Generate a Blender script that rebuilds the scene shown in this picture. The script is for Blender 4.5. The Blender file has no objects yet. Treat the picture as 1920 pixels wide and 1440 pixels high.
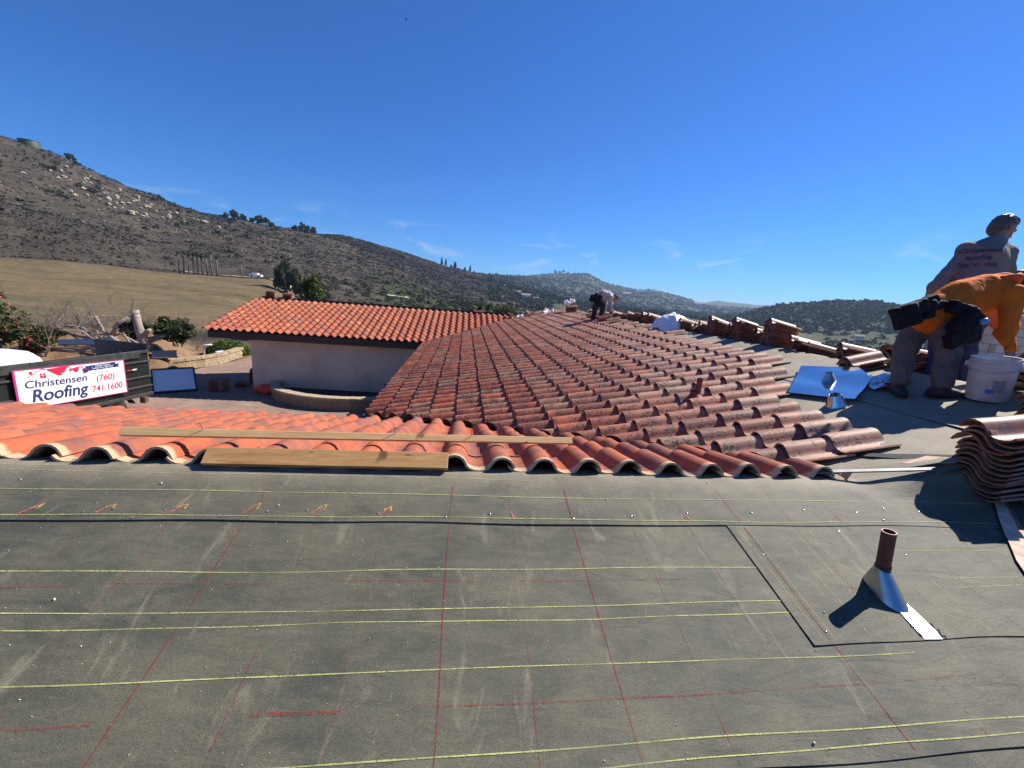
import bpy, bmesh, math, random
import numpy as np
from math import sin, cos, tan, radians, degrees, pi, sqrt, hypot, atan2, exp
from mathutils import Matrix, Vector, Euler

random.seed(7); np.random.seed(7)
S = bpy.context.scene
COL = S.collection

# ------------------------------------------------------------------ camera
cam_d = bpy.data.cameras.new('camera'); cam = bpy.data.objects.new('camera', cam_d); COL.objects.link(cam)
RT = Vector((0.99112, -0.10929, 0.07568)); UP = Vector((-0.05002, 0.2209, 0.97401)); FW = Vector((0.12317, 0.96915, -0.21347))
M = Matrix.Identity(4)
for i in range(3):
    M[i][0] = RT[i]; M[i][1] = UP[i]; M[i][2] = -FW[i]
cam.matrix_world = M
cam_d.sensor_width = 36.0; cam_d.lens = 36.0 * 765.6 / 1920.0
cam_d.clip_start = 0.05; cam_d.clip_end = 30000
S.camera = cam

# ------------------------------------------------------------------ sky, sun, exposure
SUN_AZ, SUN_EL = 66.0, 43.5
W = bpy.data.worlds.new('World'); S.world = W; W.use_nodes = True
nt = W.node_tree; nt.nodes.clear()
out = nt.nodes.new('ShaderNodeOutputWorld'); bg = nt.nodes.new('ShaderNodeBackground')
sky = nt.nodes.new('ShaderNodeTexSky'); sky.sky_type = 'NISHITA'; sky.sun_disc = False
sky.sun_elevation = radians(SUN_EL); sky.sun_rotation = radians(SUN_AZ)
sky.altitude = 400; sky.air_density = 1.0; sky.dust_density = 0.1; sky.ozone_density = 3.0
bg.inputs['Strength'].default_value = 0.057
# thin wisps of cirrus low over the hills
tc = nt.nodes.new('ShaderNodeTexCoord'); mp = nt.nodes.new('ShaderNodeMapping')
mp.inputs['Scale'].default_value = (5.0, 5.0, 13.0); mp.inputs['Location'].default_value = (0.35, 0.2, 0.0)
nz = nt.nodes.new('ShaderNodeTexNoise'); nz.inputs['Scale'].default_value = 1.5; nz.inputs['Detail'].default_value = 7; nz.inputs['Roughness'].default_value = 0.62; nz.inputs['Distortion'].default_value = 0.9
cr = nt.nodes.new('ShaderNodeValToRGB'); cr.color_ramp.elements[0].position = 0.55; cr.color_ramp.elements[1].position = 0.78
cr.color_ramp.elements[1].color = (0.6, 0.6, 0.6, 1)
sp = nt.nodes.new('ShaderNodeSeparateXYZ'); band = nt.nodes.new('ShaderNodeValToRGB')
be = band.color_ramp.elements; be[0].position = 0.03; be[0].color = (0, 0, 0, 1); be[1].position = 0.10; be[1].color = (1, 1, 1, 1)
e2 = be.new(0.16); e2.color = (0, 0, 0, 1)
mul = nt.nodes.new('ShaderNodeMath'); mul.operation = 'MULTIPLY'
mixc = nt.nodes.new('ShaderNodeMixRGB'); mixc.inputs['Color2'].default_value = (8.5, 9.0, 9.6, 1)
L = nt.links.new
L(tc.outputs['Generated'], mp.inputs['Vector']); L(mp.outputs[0], nz.inputs['Vector']); L(nz.outputs['Fac'], cr.inputs[0])
L(tc.outputs['Generated'], sp.inputs[0]); L(sp.outputs['Z'], band.inputs[0]); L(cr.outputs[0], mul.inputs[0]); L(band.outputs[0], mul.inputs[1])
L(mul.outputs[0], mixc.inputs['Fac']); tint = nt.nodes.new('ShaderNodeMixRGB'); tint.blend_type = 'MULTIPLY'; tint.inputs['Fac'].default_value = 1.0; tint.inputs['Color2'].default_value = (0.285, 0.74, 1.42, 1)
L(sky.outputs[0], tint.inputs['Color1']); L(tint.outputs[0], mixc.inputs['Color1']); L(mixc.outputs[0], bg.inputs['Color']); L(bg.outputs[0], out.inputs[0])

sd = bpy.data.lights.new('sun', 'SUN'); sun = bpy.data.objects.new('sun', sd); COL.objects.link(sun)
sd.energy = 5.0; sd.angle = radians(0.5); sd.color = (1.0, 0.94, 0.85)
SV = Vector((sin(radians(SUN_AZ)) * cos(radians(SUN_EL)), cos(radians(SUN_AZ)) * cos(radians(SUN_EL)), sin(radians(SUN_EL))))
sun.rotation_euler = SV.to_track_quat('Z', 'Y').to_euler(); sun.location = (30, 20, 40)
S.view_settings.view_transform = 'Standard'; S.view_settings.look = 'None'
S.view_settings.exposure = 0.75; S.view_settings.gamma = 1.0; S.view_settings.use_curve_mapping = False
try:
    S.cycles.max_bounces = 6; S.cycles.diffuse_bounces = 3; S.cycles.glossy_bounces = 3; S.cycles.transmission_bounces = 4
    S.cycles.transparent_max_bounces = 8; S.cycles.volume_bounces = 0; S.cycles.sample_clamp_indirect = 6.0
    S.cycles.use_denoising = True
except Exception: pass

# ------------------------------------------------------------------ helpers
def setp(o, label=None, cat=None, group=None, kind=None):
    if label: o['label'] = label
    if cat: o['category'] = cat
    if group: o['group'] = group
    if kind: o['kind'] = kind
    return o
def thing(name, loc, label, cat, group=None):
    o = bpy.data.objects.new(name, None); COL.objects.link(o); o.location = loc; o.empty_display_size = 0.2
    return setp(o, label, cat, group)
def adopt(o, parent):
    """parent o while its own coordinates stay world coordinates (parents are never rotated)"""
    if parent is None: return o
    o.parent = parent
    # a parent is an unrotated Empty, or a mesh whose own matrix_basis is its place in the world
    o.matrix_parent_inverse = Matrix.Translation(-parent.location) if parent.type == 'EMPTY' else parent.matrix_basis.inverted()
    return o
def link(name, me, mat=None, parent=None, mw=None, smooth=False):
    o = bpy.data.objects.new(name, me); COL.objects.link(o)
    if mat is not None and len(me.materials) == 0: me.materials.append(mat)
    if smooth and len(me.polygons): me.polygons.foreach_set('use_smooth', [True] * len(me.polygons))
    if mw is not None: o.matrix_basis = mw
    if parent is not None: adopt(o, parent)
    return o
def mesh_from(name, v, f):
    me = bpy.data.meshes.new(name)
    me.from_pydata([tuple(map(float, p)) for p in v], [], [tuple(int(i) for i in q) for q in f]); me.update()
    return me
def fast_mesh(name, V, F):
    """V (n,3) array, F (m,k) array of equal polygons"""
    V = np.asarray(V, np.float32); F = np.asarray(F, np.int32); k = F.shape[1]
    me = bpy.data.meshes.new(name)
    me.vertices.add(len(V)); me.vertices.foreach_set('co', V.ravel())
    me.loops.add(F.size); me.loops.foreach_set('vertex_index', F.ravel())
    me.polygons.add(len(F)); me.polygons.foreach_set('loop_start', np.arange(0, F.size, k, dtype=np.int32))
    me.polygons.foreach_set('loop_total', np.full(len(F), k, np.int32))
    me.update(calc_edges=True); me.validate()
    return me
def vcol(me, name, arr):
    a = me.attributes.new(name, 'FLOAT_COLOR', 'POINT'); arr = np.asarray(arr, np.float32)
    if arr.shape[1] == 3: arr = np.concatenate([arr, np.ones((len(arr), 1), np.float32)], 1)
    a.data.foreach_set('color', arr.ravel())

class MB:
    def __init__(s): s.v = []; s.f = []
    def add(s, vs, fs):
        n = len(s.v); s.v += [tuple(p) for p in vs]; s.f += [tuple(i + n for i in q) for q in fs]; return s
    def box(s, c, size, R=None, bev=0.0):
        hx, hy, hz = [d / 2 for d in size]; R = R or Matrix.Identity(3); c = Vector(c)
        P = [(-hx, -hy, -hz), (hx, -hy, -hz), (hx, hy, -hz), (-hx, hy, -hz), (-hx, -hy, hz), (hx, -hy, hz), (hx, hy, hz), (-hx, hy, hz)]
        return s.add([c + R @ Vector(p) for p in P], [(0, 3, 2, 1), (4, 5, 6, 7), (0, 1, 5, 4), (1, 2, 6, 5), (2, 3, 7, 6), (3, 0, 4, 7)])
    def bar(s, a, b, w, h, up=(0, 0, 1)):
        a = Vector(a); b = Vector(b); d = (b - a); L_ = d.length; d.normalize(); u = Vector(up); x = d.cross(u).normalized(); z = x.cross(d)
        R = Matrix((x, d, z)).transposed()
        return s.box((a + b) / 2, (w, L_, h), R)
    def tube(s, pts, rad, n=8, caps=True):
        pts = [Vector(p) for p in pts]; m = len(pts); rad = rad if hasattr(rad, '__len__') else [rad] * m
        ref = Vector((0.3, 0.2, 1)); vs = []
        for i, p in enumerate(pts):
            d = (pts[min(i + 1, m - 1)] - pts[max(i - 1, 0)])
            if d.length < 1e-9: d = Vector((0, 0, 1))
            d.normalize(); x = d.cross(ref)
            if x.length < 1e-3: x = d.cross(Vector((1, 0, 0)))
            x.normalize(); y = d.cross(x)
            vs += [p + rad[i] * (cos(2 * pi * k / n) * x + sin(2 * pi * k / n) * y) for k in range(n)]
        fs = [(i * n + k, i * n + (k + 1) % n, (i + 1) * n + (k + 1) % n, (i + 1) * n + k) for i in range(m - 1) for k in range(n)]
        if caps: fs += [tuple(range(n - 1, -1, -1)), tuple((m - 1) * n + k for k in range(n))]
        return s.add(vs, fs)
    def lathe(s, c, prof, n=24, R=None):
        c = Vector(c); R = R or Matrix.Identity(3); vs = []
        for r, z in prof: vs += [c + R @ Vector((r * cos(2 * pi * k / n), r * sin(2 * pi * k / n), z)) for k in range(n)]
        m = len(prof)
        return s.add(vs, [(i * n + k, i * n + (k + 1) % n, (i + 1) * n + (k + 1) % n, (i + 1) * n + k) for i in range(m - 1) for k in range(n)])
    def poly(s, pts, th=0.0, nrm=(0, 0, 1)):
        n = len(pts); nv = Vector(nrm).normalized()
        if th == 0: return s.add(pts, [tuple(range(n))])
        top = [Vector(p) for p in pts]; bot = [p - nv * th for p in top]
        return s.add(top + bot, [tuple(range(n)), tuple(range(2 * n - 1, n - 1, -1))] + [(i, i + n, (i + 1) % n + n, (i + 1) % n) for i in range(n)])
    def build(s, name, mat, parent=None, smooth=False, bevel=0.0):
        me = mesh_from(name, s.v, s.f)
        if bevel > 0:
            bm = bmesh.new(); bm.from_mesh(me)
            bmesh.ops.bevel(bm, geom=bm.edges[:], offset=bevel, segments=1, affect='EDGES', clamp_overlap=True)
            bm.to_mesh(me); bm.free()
        return link(name, me, mat, parent, smooth=smooth)

# ------------------------------------------------------------------ materials
def new_mat(name):
    m = bpy.data.materials.new(name); m.use_nodes = True; n = m.node_tree; b = n.nodes['Principled BSDF']
    return m, n, b
def N(n, t, **kw):
    x = n.nodes.new(t)
    for k, v in kw.items():
        if k in x.inputs: x.inputs[k].default_value = v
        else: setattr(x, k, v)
    return x
def c4(c): return (c[0], c[1], c[2], 1.0)
def ramp(n, stops, interp='LINEAR'):
    r = n.nodes.new('ShaderNodeValToRGB'); r.color_ramp.interpolation = interp; e = r.color_ramp.elements
    while len(e) < len(stops): e.new(0.5)
    for i, (p, c) in enumerate(stops):
        e[i].position = p; e[i].color = c4(c) if hasattr(c, '__len__') else (c, c, c, 1)
    return r
def mixn(n, fac, a, b, mode='MIX'):
    x = n.nodes.new('ShaderNodeMixRGB'); x.blend_type = mode
    for sock, v in ((x.inputs['Fac'], fac), (x.inputs['Color1'], a), (x.inputs['Color2'], b)):
        if hasattr(v, 'is_output') or hasattr(v, 'links') : n.links.new(v, sock)
        elif hasattr(v, '__len__'): sock.default_value = c4(v)
        else: sock.default_value = v
    return x.outputs[0]
def noise(n, scale, detail=4, rough=0.55, coord='Object', dist=0.0, vec=None, stretch=None):
    if vec is None:
        if coord == 'World':
            g = n.nodes.new('ShaderNodeNewGeometry'); vec = g.outputs['Position']
        else:
            t = n.nodes.new('ShaderNodeTexCoord'); vec = t.outputs[coord]
    if stretch:
        mp_ = n.nodes.new('ShaderNodeMapping'); mp_.inputs['Scale'].default_value = stretch; n.links.new(vec, mp_.inputs[0]); vec = mp_.outputs[0]
    x = N(n, 'ShaderNodeTexNoise', Scale=scale, Detail=detail, Roughness=rough, Distortion=dist); n.links.new(vec, x.inputs['Vector'])
    return x.outputs['Fac']
def bump(n, b, h, strength=0.3, dist=0.01):
    x = N(n, 'ShaderNodeBump', Strength=strength, Distance=dist); n.links.new(h, x.inputs['Height']); n.links.new(x.outputs[0], b.inputs['Normal'])
def simple(name, col, rough=0.7, metal=0.0, var=0.25, scale=8.0, bmp=0.0, spec=0.5, coord='Object', col2=None):
    m, n, b = new_mat(name)
    f = noise(n, scale, 5, 0.6, coord)
    d = col2 if col2 else tuple(c * (1 - var) for c in col); h = tuple(min(1, c * (1 + var * 0.6)) for c in col) if not col2 else col
    r = ramp(n, [(0.3, d), (0.7, h)]); n.links.new(f, r.inputs[0]); n.links.new(r.outputs[0], b.inputs['Base Color'])
    b.inputs['Roughness'].default_value = rough; b.inputs['Metallic'].default_value = metal
    b.inputs['Specular IOR Level'].default_value = spec
    if bmp: bump(n, b, noise(n, scale * 4, 4, 0.6, coord), bmp)
    return m
def cloth(name, col, var=.15, rough=.88):
    m, n, b = new_mat(name); f = noise(n, 9, 6, .65); r = ramp(n, [(.3, tuple(c * (1 - var) for c in col)), (.7, tuple(min(1, c * (1 + var)) for c in col))]); n.links.new(f, r.inputs[0])
    wv = noise(n, 420, 2, .5); col_ = mixn(n, .25, r.outputs[0], ramp_of(n, wv), 'MULTIPLY')
    n.links.new(col_, b.inputs['Base Color']); b.inputs['Roughness'].default_value = rough; b.inputs['Specular IOR Level'].default_value = .2
    h1 = noise(n, 5.0, 3, .45, dist=1.1, stretch=(2.4, 1.4, .7)); bump(n, b, h1, .75, .045); return m
def ramp_of(n, sock):
    r = ramp(n, [(.3, .4), (.7, 1.0)]); n.links.new(sock, r.inputs[0]); return r.outputs[0]
def attr(n, name):
    a = n.nodes.new('ShaderNodeAttribute'); a.attribute_name = name
    s_ = n.nodes.new('ShaderNodeSeparateColor'); n.links.new(a.outputs['Color'], s_.inputs[0])
    return s_.outputs[0], s_.outputs[1], s_.outputs[2], a.outputs['Color']
def math_(n, op, a, b=None, clamp=False):
    x = n.nodes.new('ShaderNodeMath'); x.operation = op; x.use_clamp = clamp
    for i, v in enumerate((a, b)):
        if v is None: continue
        if hasattr(v, 'links'): n.links.new(v, x.inputs[i])
        else: x.inputs[i].default_value = v
    return x.outputs[0]

def tile_mat(name, cols, flash, head, speck=0.0, beige=0.0, rough=0.75, dust=0.3, spec=0.18):
    """clay tile: R of 'tile' = the tile's own random, G = along from foot to head, B = across"""
    m, n, b = new_mat(name); R, G, B, _ = attr(n, 'tile')
    base = ramp(n, [((i + 0.5) / len(cols), c) for i, c in enumerate(cols)]); n.links.new(R, base.inputs[0])
    # every tile has its own kiln flash
    wv = n.nodes.new('ShaderNodeNewGeometry')
    ad = n.nodes.new('ShaderNodeVectorMath'); ad.operation = 'ADD'
    cx = n.nodes.new('ShaderNodeCombineXYZ'); n.links.new(math_(n, 'MULTIPLY', R, 37.0), cx.inputs[0]); n.links.new(math_(n, 'MULTIPLY', R, 91.0), cx.inputs[2])
    n.links.new(wv.outputs['Position'], ad.inputs[0]); n.links.new(cx.outputs[0], ad.inputs[1]); V = ad.outputs[0]
    f1 = ramp(n, [(0.42, 0.0), (0.66, 0.9)]); n.links.new(noise(n, 5.0, 4, 0.55, vec=V), f1.inputs[0])
    col = mixn(n, f1.outputs[0], base.outputs[0], flash)
    f2 = ramp(n, [(0.35, 0.0), (0.75, dust)]); n.links.new(noise(n, 22, 5, 0.65, vec=V), f2.inputs[0])
    col = mixn(n, f2.outputs[0], col, tuple(min(1, c * 1.15) for c in head))
    if beige > 0:      # the courses near the main ridge are bleached, with grazing sun sheen painted in too
        sx = n.nodes.new('ShaderNodeSeparateXYZ'); n.links.new(wv.outputs['Position'], sx.inputs[0])
        bx = ramp(n, [(0.0, 0.04), (0.40, 0.30), (0.65, 0.75), (1.0, 1.0)]); n.links.new(math_(n, 'DIVIDE', sx.outputs[0], 5.2, True), bx.inputs[0])
        bn = ramp(n, [(0.2, 0.4), (0.75, 1.0)]); n.links.new(R, bn.inputs[0])
        col = mixn(n, math_(n, 'MULTIPLY', math_(n, 'MULTIPLY', bx.outputs[0], bn.outputs[0]), beige), col, (0.52, 0.30, 0.215))
    hd = ramp(n, [(0.93, 0.0), (0.98, 0.85)]); tr_ = ramp(n, [(0.0, 0.085), (0.34, 0.085), (0.44, 0.0)]); n.links.new(B, tr_.inputs[0])
    n.links.new(math_(n, 'ADD', math_(n, 'ADD', G, tr_.outputs[0]), math_(n, 'MULTIPLY', math_(n, 'SUBTRACT', noise(n, 14, 3, 0.5, vec=V), 0.5), 0.12)), hd.inputs[0])
    col = mixn(n, hd.outputs[0], col, head)
    if speck > 0:      # black lichen on the weather side of the hump
        k = ramp(n, [(0.515, 0.0), (0.545, 1.0)]); n.links.new(noise(n, 40, 4, 0.65, vec=V), k.inputs[0])
        k2 = ramp(n, [(0.42, 0.0), (0.50, 1.0)]); n.links.new(noise(n, 6.0, 2, 0.5, vec=V), k2.inputs[0])
        sd_ = ramp(n, [(0.25, 0.0), (0.34, 1.0), (0.60, 1.0), (0.72, 0.0)]); n.links.new(B, sd_.inputs[0])
        gg = ramp(n, [(0.0, 1.0), (0.62, 1.0), (0.8, 0.3)]); n.links.new(G, gg.inputs[0])
        fac = math_(n, 'MULTIPLY', math_(n, 'MULTIPLY', k.outputs[0], k2.outputs[0]), math_(n, 'MULTIPLY', math_(n, 'MULTIPLY', sd_.outputs[0], gg.outputs[0]), speck))
        col = mixn(n, fac, col, (0.025, 0.02, 0.017))
        g2 = ramp(n, [(0.50, 0.0), (0.64, 0.28)]); n.links.new(noise(n, 13, 5, 0.7, vec=V), g2.inputs[0])
        col = mixn(n, math_(n, 'MULTIPLY', g2.outputs[0], sd_.outputs[0]), col, (0.17, 0.13, 0.09))
    n.links.new(col, b.inputs['Base Color']); b.inputs['Roughness'].default_value = rough; b.inputs['Specular IOR Level'].default_value = spec
    bump(n, b, noise(n, 70, 5, 0.65, vec=V), 0.45, 0.004)
    return m

MT = {}
MT['t_main'] = tile_mat('clay_weathered', [(0.25, 0.062, 0.034), (0.40, 0.085, 0.036), (0.32, 0.074, 0.040), (0.52, 0.120, 0.040), (0.37, 0.112, 0.056), (0.28, 0.074, 0.046), (0.42, 0.140, 0.070), (0.33, 0.170, 0.10)],
                        (0.14, 0.044, 0.034), (0.44, 0.31, 0.20), speck=1.0, beige=0.8, dust=0.10, spec=0.3, rough=0.58)
MT['t_near'] = tile_mat('clay_salmon', [(0.42, 0.092, 0.038), (0.36, 0.095, 0.048), (0.45, 0.105, 0.042), (0.33, 0.10, 0.058), (0.47, 0.12, 0.05), (0.29, 0.095, 0.066)],
                        (0.17, 0.072, 0.060), (0.52, 0.38, 0.23), dust=0.10, rough=0.72)
MT['t_far'] = tile_mat('clay_orange', [(0.33, 0.072, 0.034), (0.40, 0.10, 0.04), (0.30, 0.075, 0.046), (0.44, 0.14, 0.055), (0.37, 0.09, 0.046), (0.28, 0.09, 0.066)],
                       (0.22, 0.065, 0.05), (0.5, 0.3, 0.16), dust=0.18)
MT['t_stack'] = tile_mat('clay_stacked', [(0.22, 0.065, 0.038), (0.28, 0.09, 0.05), (0.19, 0.058, 0.036), (0.33, 0.16, 0.09), (0.25, 0.08, 0.05), (0.27, 0.12, 0.08)],
                         (0.12, 0.05, 0.042), (0.46, 0.33, 0.21), dust=0.22, rough=0.48, spec=0.35)

def felt_mat(name, base=(0.058, 0.060, 0.044), dusty=(0.185, 0.165, 0.106)):
    m, n, b = new_mat(name)
    big = ramp(n, [(0.36, 0.0), (0.70, 0.75)]); n.links.new(noise(n, 1.7, 6, 0.62, 'World', 0.4), big.inputs[0])
    mid = ramp(n, [(0.42, 0.0), (0.74, 0.5)]); n.links.new(noise(n, 7, 6, 0.7, 'World', 0.8, stretch=(0.5, 1.3, 1)), mid.inputs[0])
    fin = ramp(n, [(0.3, 0.5), (0.7, 1.45)]); n.links.new(noise(n, 240, 3, 0.7, 'World'), fin.inputs[0])
    col = mixn(n, big.outputs[0], base, tuple(0.45 * a + 0.55 * d for a, d in zip(base, dusty)))
    col = mixn(n, mid.outputs[0], col, dusty)
    strk = ramp(n, [(0.60, 0.0), (0.72, 0.55)]); n.links.new(noise(n, 3.2, 5, 0.6, 'World', 1.2, stretch=(2.2, 0.7, 1)), strk.inputs[0])
    col = mixn(n, strk.outputs[0], col, (0.25, 0.22, 0.15))
    # paler strip over the near ridge: light on the flatter felt, painted in
    g = n.nodes.new('ShaderNodeNewGeometry'); sx = n.nodes.new('ShaderNodeSeparateXYZ'); n.links.new(g.outputs['Position'], sx.inputs[0])
    rg = ramp(n, [(0.0, 0.0), (0.55, 0.15), (1.0, 0.8)]); mr = N(n, 'ShaderNodeMapRange'); mr.inputs['From Min'].default_value = 2.1; mr.inputs['From Max'].default_value = 2.5
    n.links.new(sx.outputs[1], mr.inputs[0]); n.links.new(mr.outputs[0], rg.inputs[0])
    rn = ramp(n, [(0.3, 0.4), (0.7, 1.0)]); n.links.new(noise(n, 5, 5, 0.6, 'World'), rn.inputs[0])
    col = mixn(n, math_(n, 'MULTIPLY', rg.outputs[0], rn.outputs[0]), col, (0.32, 0.275, 0.20))
    col = mixn(n, 1.0, col, fin.outputs[0], 'MULTIPLY')
    sp_ = ramp(n, [(0.735, 0.0), (0.75, 1.0)]); n.links.new(noise(n, 330, 1, 0.5, 'World'), sp_.inputs[0])
    col = mixn(n, math_(n, 'MULTIPLY', sp_.outputs[0], 0.5), col, (0.5, 0.47, 0.40))
    n.links.new(col, b.inputs['Base Color']); b.inputs['Roughness'].default_value = 0.72; b.inputs['Specular IOR Level'].default_value = 0.35
    h_ = math_(n, 'ADD', math_(n, 'MULTIPLY', noise(n, 300, 3, 0.7, 'World'), 0.12), noise(n, 3.5, 5, 0.6, 'World', 1.2, stretch=(.6, 2.2, 1)))
    bump(n, b, h_, 0.5, 0.016)
    return m
MT['felt'] = felt_mat('roofing_felt')
MT['felt2'] = felt_mat('roofing_felt_pale', (0.12, 0.105, 0.08), (0.28, 0.225, 0.155))

def chalk_mat(name, col, thr=0.46, mx=1.0):
    m, n, b = new_mat(name); b.inputs['Base Color'].default_value = c4(col); b.inputs['Roughness'].default_value = 0.95
    k = ramp(n, [(thr - 0.08, 0.0), (thr + 0.1, mx)]); n.links.new(noise(n, 110, 3, 0.7, 'World'), k.inputs[0])
    k2 = ramp(n, [(0.30, 0.25), (0.6, 1.0)]); n.links.new(noise(n, 2.6, 3, 0.6, 'World'), k2.inputs[0])
    n.links.new(math_(n, 'MULTIPLY', k.outputs[0], k2.outputs[0]), b.inputs['Alpha']); return m
MT['chalk_y'] = chalk_mat('yellow_chalk', (0.58, 0.60, 0.20), 0.40, 0.85)
MT['chalk_y2'] = chalk_mat('faint_yellow_chalk', (0.60, 0.56, 0.20), 0.50, 0.7)
MT['chalk_r'] = chalk_mat('red_chalk', (0.26, 0.024, 0.024), 0.40, 0.85)
MT['chalk_r2'] = chalk_mat('faint_red_chalk', (0.30, 0.035, 0.035), 0.50, 0.7)
MT['chalk_p'] = chalk_mat('pink_crayon', (0.70, 0.12, 0.14), 0.47, 0.75)
MT['chalk_o'] = chalk_mat('orange_crayon', (0.75, 0.52, 0.08), 0.47, 0.75)

m, n, b = new_mat('galvanised_sheet'); r = ramp(n, [(.3, (.60, .62, .64)), (.7, (.66, .68, .70))]); n.links.new(noise(n, 6, 6, .7, 'World'), r.inputs[0]); n.links.new(r.outputs[0], b.inputs['Base Color']); b.inputs['Metallic'].default_value = 1.0
r = ramp(n, [(.4, .10), (.75, .20)]); n.links.new(noise(n, 11, 6, .7, 'World', 1.0), r.inputs[0]); n.links.new(r.outputs[0], b.inputs['Roughness']); bump(n, b, noise(n, 4, 3, .5, 'World', .3), .12, .02)
MT['metal'] = m
MT['zinc'] = simple('dull_zinc', (0.46, 0.48, 0.50), 0.30, 1.0, 0.2, 9)
MT['rustpipe'] = simple('red_brown_painted_pipe', (0.16, 0.045, 0.03), 0.6, 0.0, 0.35, 30, 0.2)
MT['black'] = simple('black_inside', (0.012, 0.011, 0.010), 0.9)
MT['lumber'] = None
def wood_mat(name, a, b_, ring=(1, 14, 14)):
    m, n, b = new_mat(name)
    r = ramp(n, [(0.3, a), (0.7, b_)]); n.links.new(noise(n, 3.0, 6, 0.6, 'Object', 1.2, stretch=ring), r.inputs[0])
    k = ramp(n, [(0.68, 0.0), (0.74, 0.8)]); n.links.new(noise(n, 5, 2, 0.5, 'Object', 0.3), k.inputs[0])
    col = mixn(n, k.outputs[0], r.outputs[0], tuple(c * 0.22 for c in a))
    n.links.new(col, b.inputs['Base Color']); b.inputs['Roughness'].default_value = 0.75
    bump(n, b, noise(n, 8, 5, 0.6, 'Object', 1.0, stretch=ring), 0.25, 0.004); return m
MT['lumber'] = wood_mat('fir_lumber', (0.38, 0.17, 0.05), (0.58, 0.35, 0.14))
MT['lumber2'] = wood_mat('pale_pine_batten', (0.58, 0.34, 0.12), (0.72, 0.50, 0.24))
MT['fascia'] = simple('dark_brown_fascia', (0.050, 0.018, 0.012), 0.6, 0, 0.3, 6)
MT['stucco'] = simple('cream_stucco', (0.72, 0.55, 0.40), 0.92, 0, 0.24, 0.9, 0.45, coord='World')
MT['deck'] = simple('plywood_deck', (0.12, 0.075, 0.045), 0.85, 0, 0.3, 4)
MT['blackedge'] = simple('felt_edge', (0.010, 0.010, 0.012), 0.8)

# ================================================================== ground and hills
LAY = {
 60: [(-44.7, -5.87), (-38.1, -6.18), (-29.4, -6.53), (-20.8, -5.84), (-12.0, -5.48), (-5.1, -5.33), (2.2, -5.38), (9.8, -8.5), (60, -9.5)],
 110: [(-44.4, -3.03), (-37.8, -3.22), (-29.2, -3.33), (-20.7, -3.95), (-12.0, -4.65), (2.2, -4.64), (9.8, -7.5), (60, -8.8)],
 170: [(-44.0, -0.42), (-41.0, -0.27), (-37.5, -0.35), (-33.5, -0.6), (-29.0, -0.54), (-24.0, -0.34), (-20.7, -1.58), (-15.9, -3.16), (-7.9, -4.14), (2.1, -3.77), (9.8, -5.8), (60, -7.6)],
 205: [(-44.0, -0.24), (-40.9, -0.12), (-37.5, -0.25), (-33.5, -0.49), (-29.0, -0.25), (-23.9, -0.03), (-20.6, -0.43), (-15.9, -1.63), (-10.7, -2.29), (-5.2, -2.83), (2.1, -3.04), (9.6, -4.4), (60, -6.9)],
 340: [(-43.4, 4.62), (-40.5, 3.99), (-37.1, 3.16), (-33.3, 2.45), (-28.8, 2.76), (-23.8, 2.8), (-18.2, 2.05), (-12.0, 0.67), (-5.2, -0.57), (2.0, -1.6), (9.4, -2.6), (25, -3.4), (40, -4.6), (60, -5.0)],
 500: [(-60, 11.5), (-44.4, 10.05), (-42.8, 9.51), (-41.1, 9.2), (-39.6, 8.99), (-36.7, 7.96), (-32.9, 6.75), (-29.5, 6.02), (-27.2, 5.86), (-23.7, 5.72), (-19.3, 5.74), (-15.8, 5.14), (-12.0, 3.9), (-8.0, 2.29), (-1.7, 0.26), (5.6, -0.75), (9.4, -1.55), (16.7, -2.05), (23.6, -1.45), (30.2, -1.28), (36.1, -1.6), (44, -3.0), (60, -3.2)],
 800: [(-60, 9.0), (-43.1, 7.66), (-33.0, 5.83), (-23.7, 4.56), (-18.2, 4.98), (-15.8, 5.26), (-12.0, 4.86), (-8.1, 4.16), (-5.3, 3.41), (-1.8, 2.69), (1.1, 2.3), (4.0, 1.41), (7.7, 0.62), (11.4, 0.12), (16.6, -0.84), (20.1, -1.05), (26.9, -1.03), (31, -1.5), (38, -0.9), (45, -0.3), (60, -0.3)],
 1000: [(-60, 7.5), (-40, 6.2), (-24, 4.2), (-12, 4.2), (-5.3, 2.9), (1.1, 2.0), (10, 0.0), (20, -1.2), (31, -1.3), (34.9, -0.71), (37.0, 0.24), (38.5, 0.81), (41.0, 1.42), (44.8, 1.7), (47.8, 1.81), (49.5, 1.51), (53.6, 1.34), (56.8, 1.61), (59.6, 1.76), (80, 2.2)],
 1700: [(-60, 4), (-20, 3.0), (-5.3, 2.39), (0.3, 2.1), (3.9, 2.25), (6.1, 2.27), (9.1, 1.79), (12.8, 1.0), (16.4, 0.5), (20.0, -0.07), (26.9, -0.69), (36, -0.4), (60, 0.6)],
 2800: [(-60, 2.5), (-5, 1.6), (6.1, 1.99), (9.7, 2.89), (13.3, 3.35), (16.1, 3.4), (18.3, 2.52), (20.4, 2.04), (23.2, 1.76), (24.9, 1.8), (26.5, 1.52), (28.5, 1.13), (30.5, 0.61), (32.3, 0.43), (60, 0.3)],
 5000: [(-60, 1.2), (20, 1.0), (26.6, 0.99), (29.8, 0.83), (31.1, 0.79), (32.5, 1.1), (34.0, 0.95), (35.7, 1.02), (38.5, 0.93), (41.1, 0.83), (80, 0.9)],
}
RL = np.array([0.0, 14, 18, 22, 26, 33, 45] + sorted(LAY) + [6500.0, 9000.0])
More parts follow.
